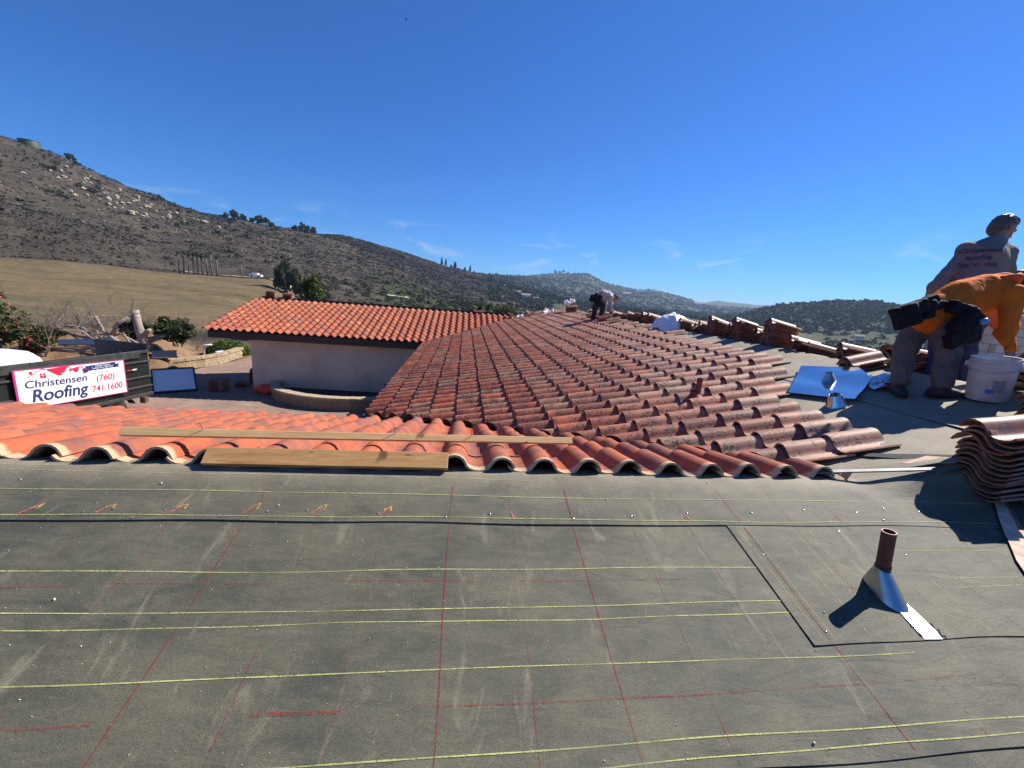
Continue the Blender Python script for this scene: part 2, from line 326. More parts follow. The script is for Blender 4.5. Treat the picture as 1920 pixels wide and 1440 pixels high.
def layer_z(az):
    """heights of the ground along azimuth az (array, degrees), one row per radius in RL"""
    az = np.asarray(az, float); rows = []
    left = np.clip((-31.5 - az) / 3.0, 0, 1)                      # the dirt bank beyond the courtyard
    near = {0.0: (-4.84, -4.84), 14: (-4.84, -4.84), 18: (-4.84, -4.84), 22: (-4.86, -4.83), 26: (-4.92, -3.80), 33: (-5.05, -3.60), 45: (-5.45, -5.1)}
    for r in (0.0, 14, 18, 22, 26, 33, 45): rows.append(near[r][0] * (1 - left) + near[r][1] * left)
    for r in sorted(LAY):
        p = LAY[r]; el = np.interp(az, [q[0] for q in p], [q[1] for q in p])
        back = np.clip((np.abs(az) - 75) / 40.0, 0, 1); el = el * (1 - back) + (-2.0) * back
        rows.append(r * np.tan(np.radians(el)))
    rows.append(rows[-1] * 0 + 30.0); rows.append(rows[-1] * 0 - 60.0)
    return np.array(rows)
def fbm2(x, y, seed=0, oct=4):
    rs = np.random.RandomState(seed); t = np.zeros_like(x); a = 1.0; f = 1.0
    for o in range(oct):
        for _ in range(3):
            th = rs.uniform(0, 2 * pi); ph = rs.uniform(0, 2 * pi); t = t + a / 3 * np.sin((x * cos(th) + y * sin(th)) * f * rs.uniform(0.8, 1.25) + ph)
        a *= 0.5; f *= 2.07
    return t
RG = np.unique(np.concatenate([np.arange(0, 46, 2.0), np.geomspace(46, 9000, 150)]))
AG = np.concatenate([np.arange(-180, -60, 4.0), np.arange(-60, 75, 0.42), np.arange(75, 180.1, 4.0)])
def ground_z(X, Y, detail=True):
    X = np.asarray(X, float); Y = np.asarray(Y, float); az = np.degrees(np.arctan2(X, Y)); r = np.hypot(X, Y)
    Lz = layer_z(az.ravel()); rr = r.ravel(); i = np.clip(np.searchsorted(RL, rr) - 1, 0, len(RL) - 2)
    t = np.clip((rr - RL[i]) / (RL[i + 1] - RL[i]), 0, 1); j = np.arange(len(rr))
    z = Lz[i, j] * (1 - t) + Lz[i + 1, j] * t
    z = z.reshape(X.shape)
    if detail:
        a = np.clip((r - 40) / 160, 0, 1)
        amp = a * np.clip(r / 150.0, 0.3, 9.0) * np.clip(1.6 - r / 4000, 0.5, 1.6)
        sc = 24.0 / np.clip(r, 60, 2500)
        z = z + amp * 0.75 * fbm2(X * 0.045, Y * 0.045, 3, 4) * np.exp(-r / 900.0)
        z = z + 0.0042 * r * a * fbm2(X * 0.012, Y * 0.012, 5, 5) * np.clip((r - 190) / 150, 0, 1)
        z = z + 0.06 * fbm2(X * 0.9, Y * 0.9, 9, 3) * np.clip((r - 24) / 5, 0, 1) * (az < -30)
    return z
AA, RR = np.meshgrid(np.radians(AG), RG, indexing='ij')
GX = RR * np.sin(AA); GY = RR * np.cos(AA); GZ = ground_z(GX, GY)
na, nr = GX.shape
idx = np.arange(na * nr).reshape(na, nr)
q = np.stack([idx[:-1, :-1], idx[:-1, 1:], idx[1:, 1:], idx[1:, :-1]], -1).reshape(-1, 4)
q = q[:, ::-1]
gm = fast_mesh('ground', np.stack([GX, GY, GZ], -1).reshape(-1, 3), q)
# what grows where: R = meadow, G = green slopes, B = bare dirt
az = np.degrees(AA); r_ = RR
meadow = np.clip((r_ - 52) / 12, 0, 1) * np.clip((182 - r_ + 10 * fbm2(GX * .05, GY * .05, 21, 3)) / 8, 0, 1) * np.clip((-17.5 - az) / 2, 0, 1)
knoll = np.clip((az - 12) / 4, 0, 1) * np.clip((44 - az) / 4, 0, 1) * np.clip((r_ - 250) / 60, 0, 1) * np.clip((640 - r_) / 60, 0, 1)
green = np.clip((az - 2) / 6 + (r_ - 900) / 500, 0, 1) * np.clip((r_ - 200) / 100, 0, 1)
green = np.maximum(green, np.clip((az + 14) / 6, 0, 1) * np.clip((r_ - 60) / 60, 0, 1) * np.clip((420 - r_) / 80, 0, 1))
bare = np.clip((r_ - 19) / 3, 0, 1) * np.clip((40 - r_) / 8, 0, 1)
vcol(gm, 'cover', np.stack([np.maximum(meadow, knoll * 0.85), green, bare], -1).reshape(-1, 3))
m, n, b = new_mat('hill_ground'); R_, G_, B_, _ = attr(n, 'cover')
brush = ramp(n, [(0.25, (0.036, 0.031, 0.025)), (0.5, (0.060, 0.050, 0.038)), (0.80, (0.14, 0.108, 0.070))]); n.links.new(noise(n, 0.05, 9, 0.68, 'World'), brush.inputs[0])
grn = ramp(n, [(0.3, (0.030, 0.042, 0.020)), (0.55, (0.060, 0.070, 0.030)), (0.8, (0.13, 0.115, 0.06))]); n.links.new(noise(n, 0.035, 9, 0.7, 'World'), grn.inputs[0])
mea = ramp(n, [(0.28, (0.085, 0.072, 0.036)), (0.5, (0.145, 0.112, 0.060)), (0.72, (0.20, 0.125, 0.075))]); n.links.new(noise(n, 0.04, 9, 0.68, 'World', 1.0, stretch=(1, 2.2, 3)), mea.inputs[0])
fine = ramp(n, [(0.3, 0.62), (0.7, 1.32)]); n.links.new(noise(n, 0.32, 10, 0.78, 'World', 0.4), fine.inputs[0])
drt = ramp(n, [(0.3, (0.16, 0.088, 0.048)), (0.7, (0.30, 0.19, 0.11))]); n.links.new(noise(n, 1.6, 8, 0.7, 'World'), drt.inputs[0])
col = mixn(n, G_, brush.outputs[0], grn.outputs[0]); col = mixn(n, R_, col, mea.outputs[0]); col = mixn(n, B_, col, drt.outputs[0])
col = mixn(n, 1.0, col, fine.outputs[0], 'MULTIPLY')
n.links.new(col, b.inputs['Base Color']); b.inputs['Roughness'].default_value = 0.95; b.inputs['Specular IOR Level'].default_value = 0.1
bump(n, b, noise(n, 0.6, 8, 0.7, 'World'), 0.6, 0.6)
ground = setp(link('ground', gm, m, smooth=True), 'dry hills, meadow and yard ground around the house', kind='structure')

# ================================================================== the house: frames of the three roofs
TH = math.atan(0.25); CT, ST = cos(TH), sin(TH)
EXP = 0.403 / CT; PITCH = 0.30; LEN = 0.462
PROF = [(-.085, .037), (-.062, .015), (-.032, .003), (0, 0), (.030, .003), (.054, .017), (.072, .043), (.095, .073), (.122, .089), (.152, .094), (.182, .089), (.209, .073), (.228, .047), (.242, .021)]
def tile_arrays(L_=LEN, th=0.014, taper=0.0, warp=0.0):
    P = np.array(PROF); t = np.gradient(P, axis=0); t /= np.linalg.norm(t, axis=1)[:, None]; nn = np.stack([-t[:, 1], t[:, 0]], 1)
    lo = P - nn * th; n_ = len(P); ys = [0.0, L_ * 0.5, L_]; V = []; A_ = []
    for side in (P, lo):
        for yy in ys:
            sc = 1 - taper * yy / L_
            for k, (s_, z_) in enumerate(side):
                V.append((-s_ * sc, yy, z_ + warp * sin(pi * yy / L_))); A_.append((0, yy / LEN, k / (n_ - 1)))
    F = []
    def vid(side, j, k): return side * 3 * n_ + j * n_ + k
    for j in range(2):
        for k in range(n_ - 1):
            F.append((vid(0, j, k), vid(0, j + 1, k), vid(0, j + 1, k + 1), vid(0, j, k + 1)))
            F.append((vid(1, j, k), vid(1, j, k + 1), vid(1, j + 1, k + 1), vid(1, j + 1, k)))
    # end and side faces with their own vertices, so that the rims stay crisp
    def quad(a, b_, c, d):
        i = len(V)
        for q_ in (a, b_, c, d): V.append(V[q_]); A_.append(A_[q_])
        F.append((i, i + 1, i + 2, i + 3))
    for k in range(n_ - 1):
        quad(vid(0, 0, k), vid(0, 0, k + 1), vid(1, 0, k + 1), vid(1, 0, k))
        quad(vid(0, 2, k + 1), vid(0, 2, k), vid(1, 2, k), vid(1, 2, k + 1))
    for j in range(2):
        quad(vid(0, j, 0), vid(1, j, 0), vid(1, j + 1, 0), vid(0, j + 1, 0))
        quad(vid(0, j, n_ - 1), vid(0, j + 1, n_ - 1), vid(1, j + 1, n_ - 1), vid(1, j, n_ - 1))
    return np.array(V), np.array(F), np.array(A_)
TV, TF, TA = tile_arrays()
def tile_mesh(name, mat, rnd, V=None, top=False):
    V = TV if V is None else V
    me = fast_mesh(name, V, TF); A_ = TA.copy(); A_[:, 0] = rnd; A_[:, 1] += .055 * top; vcol(me, 'tile', A_); me.materials.append(mat)
    me.polygons.foreach_set('use_smooth', [True] * len(me.polygons)); return me
def tile_variants(mat, n_, tag, top=False):
    o = []
    for i in range(n_):
        v = TV.copy(); v[:, 0] *= 1 + random.uniform(-.012, .012); v[:, 2] *= 1 + random.uniform(-.05, .05)
        v[:, 2] += 0.004 * np.sin(v[:, 1] * 6.8 + random.uniform(0, 6)) * random.random()
        o.append(tile_mesh('roof_tile_' + tag, mat, (i + 0.5) / n_, v, top))
    return o
def frame(kind):
    if kind == 'near': return Vector((-1, 0, 0)), Vector((0, -CT, ST)), Vector((0, ST, CT))
    if kind == 'main': return Vector((0, -1, 0)), Vector((CT, 0, ST)), Vector((-ST, 0, CT))
    if kind == 'far': return Vector((1, 0, 0)), Vector((0, CT, ST)), Vector((0, -ST, CT))
def tile_matrix(kind, foot, jit=1.0):
    x, y, z = frame(kind)
    yaw = random.gauss(0, 0.011) * jit; tilt = -0.032 / EXP + random.gauss(0, 0.006) * jit; rollj = random.gauss(0, 0.008) * jit
    R3 = Matrix((x, y, z)).transposed() @ (Matrix.Rotation(yaw, 3, 'Z') @ Matrix.Rotation(tilt, 3, 'X') @ Matrix.Rotation(rollj, 3, 'Y'))
    p = Vector(foot) + z * (0.036 + random.uniform(0, .005) * jit) + x * random.gauss(0, .005) * jit + y * random.gauss(0, .009) * jit
    M4 = R3.to_4x4(); M4.translation = p; return M4
def zn(y): return -0.525 - 0.25 * y          # far side of the near ridge (felt)
def zm(x): return -1.901 + 0.248 * x          # main slope (felt)
def zfar(y): return -2.285 + 0.25 * (y - 17.425)

tiles = []      # (kind, matrix, cut planes)
for i in range(-11, 19):
    for k in range(0, 8):
        X = -2.56 + .3 * i; Y = 2.515 + LEN * CT + .403 * k - .0
        tiles.append(('near', tile_matrix('near', (X, Y, zn(Y)), 0.8), k == 0))
def main_top(Yc, j):
    if Yc < 3.2: return 7
    if Yc < 4.35: return 7
    if Yc < 5.1: return 8
    if Yc < 5.5: return 9
    return 10 + (1 if (Yc > 9 and j % 3 == 0) else 0)
for j in range(-10, 54):
    Yt = 5.591 + .3 * j; Yc = Yt + .152
    if Yt < 2.75: continue
    kt = main_top(Yc, j)
    for k in range(-5, kt + 1):
        X = .37 + .403 * k
        tiles.append(('main', tile_matrix('main', (X, Yt, zm(X)), 1.0), k == kt))
for i in range(-4, 42):
    for k in range(0, 11):
        X = -8.83 + .3 * i; Y = 17.425 + .403 * k
        tiles.append(('far', tile_matrix('far', (X, Y, zfar(Y)), 0.7), False))
VAL = 5.52
def cut_planes(kind):
    if kind == 'near': return [((1, 1, 0), VAL - .04, -1)]                      # keep x+y below
    if kind == 'main': return [((1, 1, 0), VAL + .03, +1), ((-1, 1, 0), 18.93, -1)]
    return [((-1, 1, 0), 18.97, +1)]
HOUSE = thing('house', (0, 9, -4.84), 'low cream stucco house with red clay tile roofs being re-laid', 'house')
ROOF = {}
def deck(name, polys, mat, label=None):
    mb = MB()
    for pts in polys: mb.poly(pts, 0.03)
    o = mb.build(name, mat, HOUSE); 
    if label: o['label'] = label
    return o
d = -0.012
ROOF['near'] = deck('roof', [[(-8, 2.5, zn(2.5) + d), (2.98, 2.5, zn(2.5) + d), (-.3, 5.74, zn(5.74) + d), (-1.75, 7.2, zn(7.2) + d), (-2.2, 5.74, zn(5.74) + d), (-8, 5.74, zn(5.74) + d)]], MT['deck'], 'salmon tiled roof slope behind the near ridge')
ROOF['main'] = deck('roof', [[(-1.7, 7.22, zm(-1.7) + d), (2.98, 2.53, zm(2.98) + d), (3.6, 2.40, zm(3.6) + d), (5.4, 2.40, zm(5.4) + d), (5.4, 21.9, zm(5.4) + d), (3.2, 22.0, zm(3.2) + d), (-1.7, 17.2, zm(-1.7) + d)]], MT['deck'], 'long weathered tiled roof slope of the main wing')
ROOF['far'] = deck('roof', [[(-10.0, 17.40, zfar(17.4) + d), (-1.5, 17.40, zfar(17.4) + d), (3.2, 22.05, zfar(22.05) + d), (-10.0, 22.05, zfar(22.05) + d)]], MT['deck'], 'bright orange tiled roof slope of the far wing')
VARS = {'near': tile_variants(MT['t_near'], 22, 'salmon'), 'main': tile_variants(MT['t_main'], 30, 'weathered'), 'far': tile_variants(MT['t_far'], 12, 'orange')}
TOPS = {'near': tile_variants(MT['t_near'], 14, 'salmon', True), 'main': tile_variants(MT['t_main'], 14, 'weathered', True), 'far': VARS['far']}
MATS = {'near': MT['t_near'], 'main': MT['t_main'], 'far': MT['t_far']}
def world_verts(Mx, V=TV):
    A_ = np.array(Mx); return V @ A_[:3, :3].T + A_[:3, 3]
info = []
Rm = np.array([list(RT), list(UP), list(FW)])
for kind, Mx, istop in tiles:
    wv = world_verts(Mx); status = 1; cuts = []
    for nrm, c, sg in cut_planes(kind):
        dd = (wv @ np.array(nrm, float) - c) * sg
        if dd.max() < 0.02: status = 0
        elif dd.min() < 0: cuts.append((nrm, c, sg)); status = min(status, 2) if status else 0
    if status == 0: continue
    cen = wv.mean(0); pc = Rm @ cen; inv = (pc[2] > 0.3) and abs(pc[0] / pc[2]) < 1.32 and (pc[1] / pc[2]) > -0.95
    info.append((kind, Mx, cuts, float(np.linalg.norm(cen)) * (1.0 if kind != 'main' else 0.92), inv, wv, istop))
order = sorted([i for i, q_ in enumerate(info) if q_[4]], key=lambda i: info[i][3])
SINGLE = set(order[:300])
merge = {'near': ([], [], []), 'main': ([], [], []), 'far': ([], [], [])}
for i, (kind, Mx, cuts, dist, inv, wv, istop) in enumerate(info):
    if i in SINGLE and not cuts:
        o = link('roof_tile', random.choice((TOPS if istop else VARS)[kind]), None, None, Mx); adopt(o, ROOF[kind]); continue
    rnd = random.random()
    if cuts:
        A_ = TA.copy(); A_[:, 0] = rnd; A_[:, 1] += .055 * istop
        me = fast_mesh('roof_tile_cut', wv, TF); vcol(me, 'tile', A_)
        bm = bmesh.new(); bm.from_mesh(me)
        for nrm, c, sg in cuts:
            nv = Vector(nrm); co = nv * (c / nv.length_squared)
            bmesh.ops.bisect_plane(bm, geom=bm.verts[:] + bm.edges[:] + bm.faces[:], plane_co=co, plane_no=nv * sg, clear_inner=True)
        bm.to_mesh(me); bm.free()
        if len(me.polygons) == 0: bpy.data.meshes.remove(me); continue
        me.materials.append(MATS[kind]); me.polygons.foreach_set('use_smooth', [True] * len(me.polygons))
        if i in SINGLE:
            o = link('roof_tile', me, None, ROOF[kind]); continue
        # fold the cut tile into the joined far courses
        nv_ = len(me.vertices); co = np.empty(nv_ * 3, np.float32); me.vertices.foreach_get('co', co); co = co.reshape(-1, 3)
        cc = np.empty(nv_ * 4, np.float32); me.attributes['tile'].data.foreach_get('color', cc); cc = cc.reshape(-1, 4)[:, :3]
        Vl, Fl, Al = merge[kind]; off = sum(len(a) for a in Vl); Vl.append(co); Al.append(cc)
        Fl.append([tuple(v + off for v in p.vertices) for p in me.polygons]); bpy.data.meshes.remove(me); continue
    A_ = TA.copy(); A_[:, 0] = rnd; A_[:, 1] += .055 * istop
    Vl, Fl, Al = merge[kind]; off = sum(len(a) for a in Vl); Vl.append(wv); Al.append(A_); Fl.append([tuple(int(v) + off for v in p) for p in TF])
for kind, (Vl, Fl, Al) in merge.items():
    if not Vl: continue
    me = bpy.data.meshes.new('roof_tile_far_' + kind); V = np.concatenate(Vl)
    me.from_pydata(V.tolist(), [], [p for fl in Fl for p in fl]); me.update(); vcol(me, 'tile', np.concatenate(Al)); me.materials.append(MATS[kind])
    me.polygons.foreach_set('use_smooth', [True] * len(me.polygons))
    o = link('roof_tile', me, None, ROOF[kind]); o['kind'] = 'stuff'

# ------------------------------------------------------------------ felt on the near slope
def wob(x, y): return 0.0045 * (sin(1.9 * x + 0.7 * y + 1) + 0.6 * sin(4.3 * x - 2.1 * y) + 0.5 * sin(3.1 * y + 0.8 * x + 2))
def zfelt(x, y):
    dd = y - 2.515; z = -1.154 - 0.25 * (sqrt(dd * dd + 0.0036) - 0.06) + wob(x, y) * min(1, abs(dd) / .3)
    t = min(1, max(0, (y - 2.24) / 0.22)); t = t * t * (3 - 2 * t)
    return z + t * min(0.20, max(0, 0.248 * (x - 2.96))) - 0.014
OFF_S0, OFF_S1, OFF_P, OFF_S2 = 0.0, 0.0055, 0.0100, 0.0135
def sheet(name, x0, x1, y0, y1, off, mat, nx=90, ny=24, edge_y=None, left=False, lift=0.002, label=None, notch=None, skew=None, right=None, parent=None):
    """one length of felt lapped over the one below, its lower (and left) edge a little proud"""
    V = []; F = []
    xs = np.linspace(x0, x1, nx); 
    ts = np.concatenate([np.linspace(0, .12, 7), np.linspace(.12, 1, ny)[1:]]); ny_ = len(ts)
    for x in xs:
        lo = y0 + (0.004 * sin(1.7 * x + off * 300) + 0.0025 * sin(6.1 * x + 2) if edge_y else 0) + (skew * (x - x0) if skew else 0)
        for t in ts:
            y = lo + (y1 - lo) * t; xx = x
            if right: xx = x0 + (x - x0) * (right(y) - x0) / (x1 - x0)
            e = exp(-(y - lo) / 0.035) * (0.55 + 0.45 * sin(3.7 * xx + off * 900)) * lift if edge_y else 0
            el = exp(-(xx - x0) / 0.03) * lift * 0.6 if left else 0
            V.append((xx, y, zfelt(xx, y) + off + e + el))
    for i in range(nx - 1):
        for j in range(ny_ - 1):
            if notch and notch(V[i * ny_ + j][0], V[i * ny_ + j][1]): continue
            F.append((i * ny_ + j, (i + 1) * ny_ + j, (i + 1) * ny_ + j + 1, i * ny_ + j + 1))
    if edge_y:
        b0 = len(V)
        for i in range(nx): p = V[i * ny_]; V.append((p[0], p[1], p[2])); V.append((p[0], p[1] + .001, p[2] - 0.009))
        for i in range(nx - 1): F.append((b0 + 2 * i, b0 + 2 * i + 1, b0 + 2 * i + 3, b0 + 2 * i + 2))
    if left:
        b0 = len(V)
        for j in range(ny_): p = V[j]; V.append((p[0], p[1], p[2])); V.append((p[0] + .001, p[1], p[2] - 0.009))
        for j in range(ny_ - 1): F.append((b0 + 2 * j, b0 + 2 * j + 2, b0 + 2 * j + 3, b0 + 2 * j + 1))
    o = link(name, mesh_from(name, V, F), mat, parent or HOUSE, smooth=True)
    if label: o['label'] = label
    return o
rv = lambda y: 1.60 + y if y < 2.25 else 3.85
rv2 = lambda y: min(1.60 + y, 3.9) if y < 2.3 else 3.9
S0 = sheet('felt_sheet', -8, 3.4, -2.2, 1.15, OFF_S0, MT['felt'], 60, 16, label='lowest length of dark roofing felt', right=lambda y: 1.6 + y)
S1 = sheet('felt_sheet', -8, 3.7, 0.985, 2.15, OFF_S1, MT['felt'], 150, 26, edge_y=True, label='wide length of dark roofing felt ruled with chalk lines', right=lambda y: 1.6 + y)
SP = sheet('felt_sheet', 1.632, 3.7, 1.372, 2.10, OFF_P, MT['felt'], 90, 22, edge_y=True, left=True, lift=0.003, skew=0.0, label='felt patch around the vent pipe', right=lambda y: 1.6 + y,
           notch=lambda x, y: (y < 1.44 and 2.195 < x < 2.315))
S2 = sheet('felt_sheet', -8, 3.9, 2.055, 2.66, OFF_S2, MT['felt'], 160, 26, edge_y=True, lift=0.002, label='pale felt folded over the near ridge', right=rv2)
def ztop(x, y):
    o = OFF_S2 + .002 if y > 2.062 else (OFF_P if (x > 1.635 and y > 1.38) else (OFF_S1 if y > 0.99 else OFF_S0))
    if 2.062 < y < 2.2: o += 0.002 * exp(-(y - 2.055) / 0.035)
    if 0.985 < y < 1.1: o += 0.002 * exp(-(y - 0.985) / 0.035)
    if x > 1.635 and 1.375 < y < 1.5: o += 0.003 * exp(-(y - 1.372) / 0.035)
    if 1.632 < x < 1.8 and 1.37 < y < 2.06: o += 0.002 * exp(-(x - 1.632) / 0.03)
    return zfelt(x, y) + o
def chalk(pts, w, mat, parent, label=None, name='chalk_line', amp=0.004, seed=None):
    rs = random.Random(seed if seed is not None else random.random()); P = [Vector((p[0], p[1])) for p in pts]; V = []; F = []; f1 = rs.uniform(1.5, 3); p1 = rs.uniform(0, 6)
    n_ = 0
    for a, b_ in zip(P[:-1], P[1:]):
        L_ = (b_ - a).length; k = max(2, int(L_ / 0.025)); dv = (b_ - a).normalized(); nv = Vector((-dv.y, dv.x))
        for i in range(k + (1 if b_ is P[-1] else 0)):
            q_ = a + (b_ - a) * (i / k); s_ = (q_ - P[0]).length
            q_ = q_ + nv * (amp * sin(f1 * s_ + p1) + amp * .4 * sin(3.1 * f1 * s_ + 2 * p1)); ww = w * (0.75 + 0.5 * rs.random())
            for sg in (-1, 1):
                t_ = q_ + nv * sg * ww / 2; V.append((t_.x, t_.y, ztop(t_.x, t_.y) + 0.0022))
            n_ += 1
    for i in range(n_ - 1): F.append((2 * i, 2 * i + 1, 2 * i + 3, 2 * i + 2))
    me = mesh_from(name, V, F)
    if len(me.polygons) and me.polygons[0].normal.z < 0: me.flip_normals()
    o = link(name, me, mat, parent)
    return o
for Y, x0, x1, mm, w in [(2.47, -8, 1.0, 'chalk_y2', .004), (2.419, -8, .5, 'chalk_y2', .004), (2.266, -8, 3.7, 'chalk_y', .0032), (2.085, -8, 3.6, 'chalk_y', .0032)]:
    chalk([(x0, Y), (x1, Y)], w, MT[mm], S2)
for Y, x1, mm in [(1.761, 1.63, 'chalk_y'), (1.568, 1.63, 'chalk_y'), (1.508, 1.63, 'chalk_y'), (1.319, 2.1, 'chalk_y'), (1.064, 2.6, 'chalk_y')]:
    chalk([(-8, Y + .03), (-2.2, Y + .02), (-.6, Y - .002), (x1, Y + .012)], .0042, MT[mm], S1)
chalk([(.5, 1.008), (2.6, 1.035)], .004, MT['chalk_y'], S1)
for k in range(-12, 11):
    X = -.03 + .352 * k; strong = k in (-3, 0, 2, 5)
    mm = MT['chalk_r'] if strong else MT['chalk_r2']
    if X < 3.3:
        chalk([(X, max(.99, X - 1.55)), (X + .004, 1.37 if X > 1.63 else 2.05)], .0045 if strong else .0036, mm, S1)
        if X > 1.66: chalk([(X, max(1.39, X - 1.5)), (X, 2.05)], .0038 if k != 5 else .0045, mm, SP)
    if X < 3.6: chalk([(X + .005, 2.075), (X + .012, 2.33 + .05 * random.random())], .005 if strong else .004, mm, S2)
for (xa, ya, xb, yb, w) in [(-3.2, 1.70, -1.6, 1.70, .006), (-1.5, 1.71, -.75, 1.70, .006), (-.55, 1.705, .1, 1.70, .007), (.3, 1.70, 1.2, 1.705, .004), (-3, 1.215, -1.15, 1.2, .008), (-.66, 1.205, -.36, 1.2, .012), (-.1, 1.2, .9, 1.2, .006), (.9, 1.2, 2.3, 1.235, .006)]:
    chalk([(xa, ya), (xb, yb)], w, MT['chalk_r2'], S1)
for X, Y0 in [(1.70, 1.4), (1.755, 1.4), (2.05, 1.62), (2.16, 1.7), (2.6, 1.4), (1.95, 1.4)]:
    chalk([(X, Y0), (X - .01, 2.05)], .0042, MT['chalk_y2'], SP)
for (x0, x1, Y) in [(2.55, 3.3, 1.86), (2.75, 3.2, 1.68), (2.7, 3.15, 1.63)]: chalk([(x0, Y), (x1, Y + .01)], .005, MT['chalk_y2'], SP)
for X in (-2.12, -1.78, -1.437, -1.082, -.735, -.376):
    yb = 2.10 + random.uniform(0, .015); s_ = random.uniform(.6, .85)
    chalk([(X - .035, yb - .01), (X + .03 * s_, yb + .075 * s_)], .010, MT['chalk_p'], S2, name='crayon_mark', amp=.002)
    chalk([(X + .03 * s_, yb + .078 * s_), (X + .022, yb + .02)], .008, MT['chalk_o'], S2, name='crayon_mark', amp=.002)
    chalk([(X + .028 * s_, yb + .078 * s_), (X - .015, yb + .03)], .008, MT['chalk_o'], S2, name='crayon_mark', amp=.002)
for X in (.335, 1.41, 1.76, 2.1, 2.45, 2.8): chalk([(X, 2.09), (X - .012, 2.14)], .008, MT['chalk_p'], S2, name='crayon_mark')
# nail caps and crumbs
MT['cap'] = simple('bright_nail_cap', (0.80, 0.80, 0.82), 0.22, 0.9, 0.05)
for (x, y) in [(.69, 2.10), (1.05, 2.12), (1.42, 2.15), (1.86, 2.16), (2.25, 2.19), (2.62, 2.17), (2.85, 2.2), (3.1, 2.18), (2.75, 2.10), (-.05, 2.085), (-.42, 2.11), (-1.0, 2.12), (-.8, 2.13), (-1.75, 2.13), (.2, 2.12), (1.74, 1.43), (1.72, 1.85), (2.62, 1.84), (2.35, 2.02)]:
    mb = MB(); mb.lathe((x, y, ztop(x, y) + .0015), [(0.0001, .0022), (.003, .002), (.0058, .0008), (.0064, 0)], 12, Euler((-TH, 0, random.uniform(0, 3))).to_matrix() @ Matrix.Rotation(random.uniform(-.12, .12), 3, 'Y'))
    mb.build('nail_cap', MT['cap'], S2 if y > 2.06 else SP, smooth=True)
rs = random.Random(5); mb = MB()
for k in range(420):
    x = rs.uniform(-2.6, 3.0); y = rs.uniform(.95, 2.5); s_ = rs.uniform(.0008, .0026) * (2.2 if rs.random() < .05 else 1); z = ztop(x, y)
    R3 = Euler((rs.uniform(0, 6), rs.uniform(0, 6), rs.uniform(0, 6))).to_matrix()
    mb.box((x, y, z + s_ * .6), (s_ * 1.8, s_ * 1.3, s_), R3)
o = mb.build('grit', simple('white_grit', (0.62, 0.55, 0.44), 0.8, 0, 0.4, 60), HOUSE); o['kind'] = 'stuff'

# ------------------------------------------------------------------ felt over the bare upper part of the main slope and its ridge
def grid_sheet(name, x0, x1, y0, y1, nx, ny, zf_, mat, parent=HOUSE, label=None, thick=0.004):
    V = [(x0 + (x1 - x0) * i / nx, y0 + (y1 - y0) * j / ny, 0) for i in range(nx + 1) for j in range(ny + 1)]
    V = [(x, y, zf_(x, y)) for x, y, _ in V]; F = [(i * (ny + 1) + j, (i + 1) * (ny + 1) + j, (i + 1) * (ny + 1) + j + 1, i * (ny + 1) + j + 1) for i in range(nx) for j in range(ny)]
    rim = [i * (ny + 1) for i in range(nx + 1)] + [nx * (ny + 1) + j for j in range(1, ny + 1)] + [i * (ny + 1) + ny for i in range(nx - 1, -1, -1)] + [j for j in range(ny - 1, 0, -1)]
    b0 = len(V); V += [(V[i][0], V[i][1], V[i][2] - thick) for i in rim]; k = len(rim)
    F += [(rim[i], b0 + i, b0 + (i + 1) % k, rim[(i + 1) % k]) for i in range(k)]
    o = link(name, mesh_from(name, V, F), mat, parent, smooth=False)
    if label: o['label'] = label
    return o
XR = 5.42
def zmain(x, y): 
    a = x - XR; return zm(XR) - 0.25 * (sqrt(a * a + .0025) - .05) + 0.5 * wob(x * 1.3, y) 
grid_sheet('felt_sheet', 2.95, 4.35, 2.44, 6.6, 30, 60, lambda x, y: zmain(x, y) + .002, MT['felt2'], label='pale felt on the stripped slope where the workers stand')
grid_sheet('felt_sheet', 4.25, 6.6, 2.42, 21.8, 40, 120, lambda x, y: zmain(x, y) + .010 + .004 * exp(-(x - 4.25) / .05) * (1 + sin(5 * y)), MT['felt2'], label='length of felt folded over the main ridge')
mb = MB(); zr = zm(XR)
mb.poly([(XR - .02, 2.43, zr - .06), (10.2, 2.43, zr - .06 - .25 * 4.8), (10.2, 22, zr - .06 - .25 * 4.8), (XR - .02, 22, zr - .06)], .03)
o = mb.build('roof', MT['felt2'], HOUSE); o['label'] = 'felted slope falling away beyond the main ridge'
# end of the higher slope beside the big stack, and the next slope down with its torn valley
mb = MB(); mb.poly([(3.05, 2.41, zm(3.05) - .02), (XR, 2.41, zm(XR) - .02), (XR, 2.41, -2.2), (3.05, 2.41, -2.2)], .02, (0, -1, 0)); mb.build('gable_board', MT['fascia'], HOUSE)
def zB(x): return -1.168 - 0.25 * 2.515 + 0.25 * (x - 1.6) + .012
V = []; F = []
def strip(name, d0, d1, mat, dz0, dz1, wav=0.0):
    V = []; n_ = 30
    for i in range(n_ + 1):
        y = -1.0 + 3.35 * i / n_
        for dd, dz in ((d0, dz0), (d1, dz1)):
            w_ = wav * (sin(9 * y) + .6 * sin(23 * y + 1)) if dd == d0 else 0
            x = 1.6 + y + dd + w_; V.append((x, y, max(zfelt(x, y), zB(x)) + dz if dd < .02 else zB(x) + dz))
    F = [(2 * i, 2 * i + 1, 2 * i + 3, 2 * i + 2) for i in range(n_)]
    return link(name, mesh_from(name, V, F), mat, HOUSE)
strip('valley_flashing', -.06, .05, simple('pale_torn_sheathing', (0.62, 0.44, 0.33), 0.85, 0, 0.3, 14), .026, .014, .012)
strip('valley_flashing', .05, .16, simple('dusty_red_valley_metal', (0.30, 0.12, 0.09), 0.6, 0.2, 0.4, 8), .012, -.02)
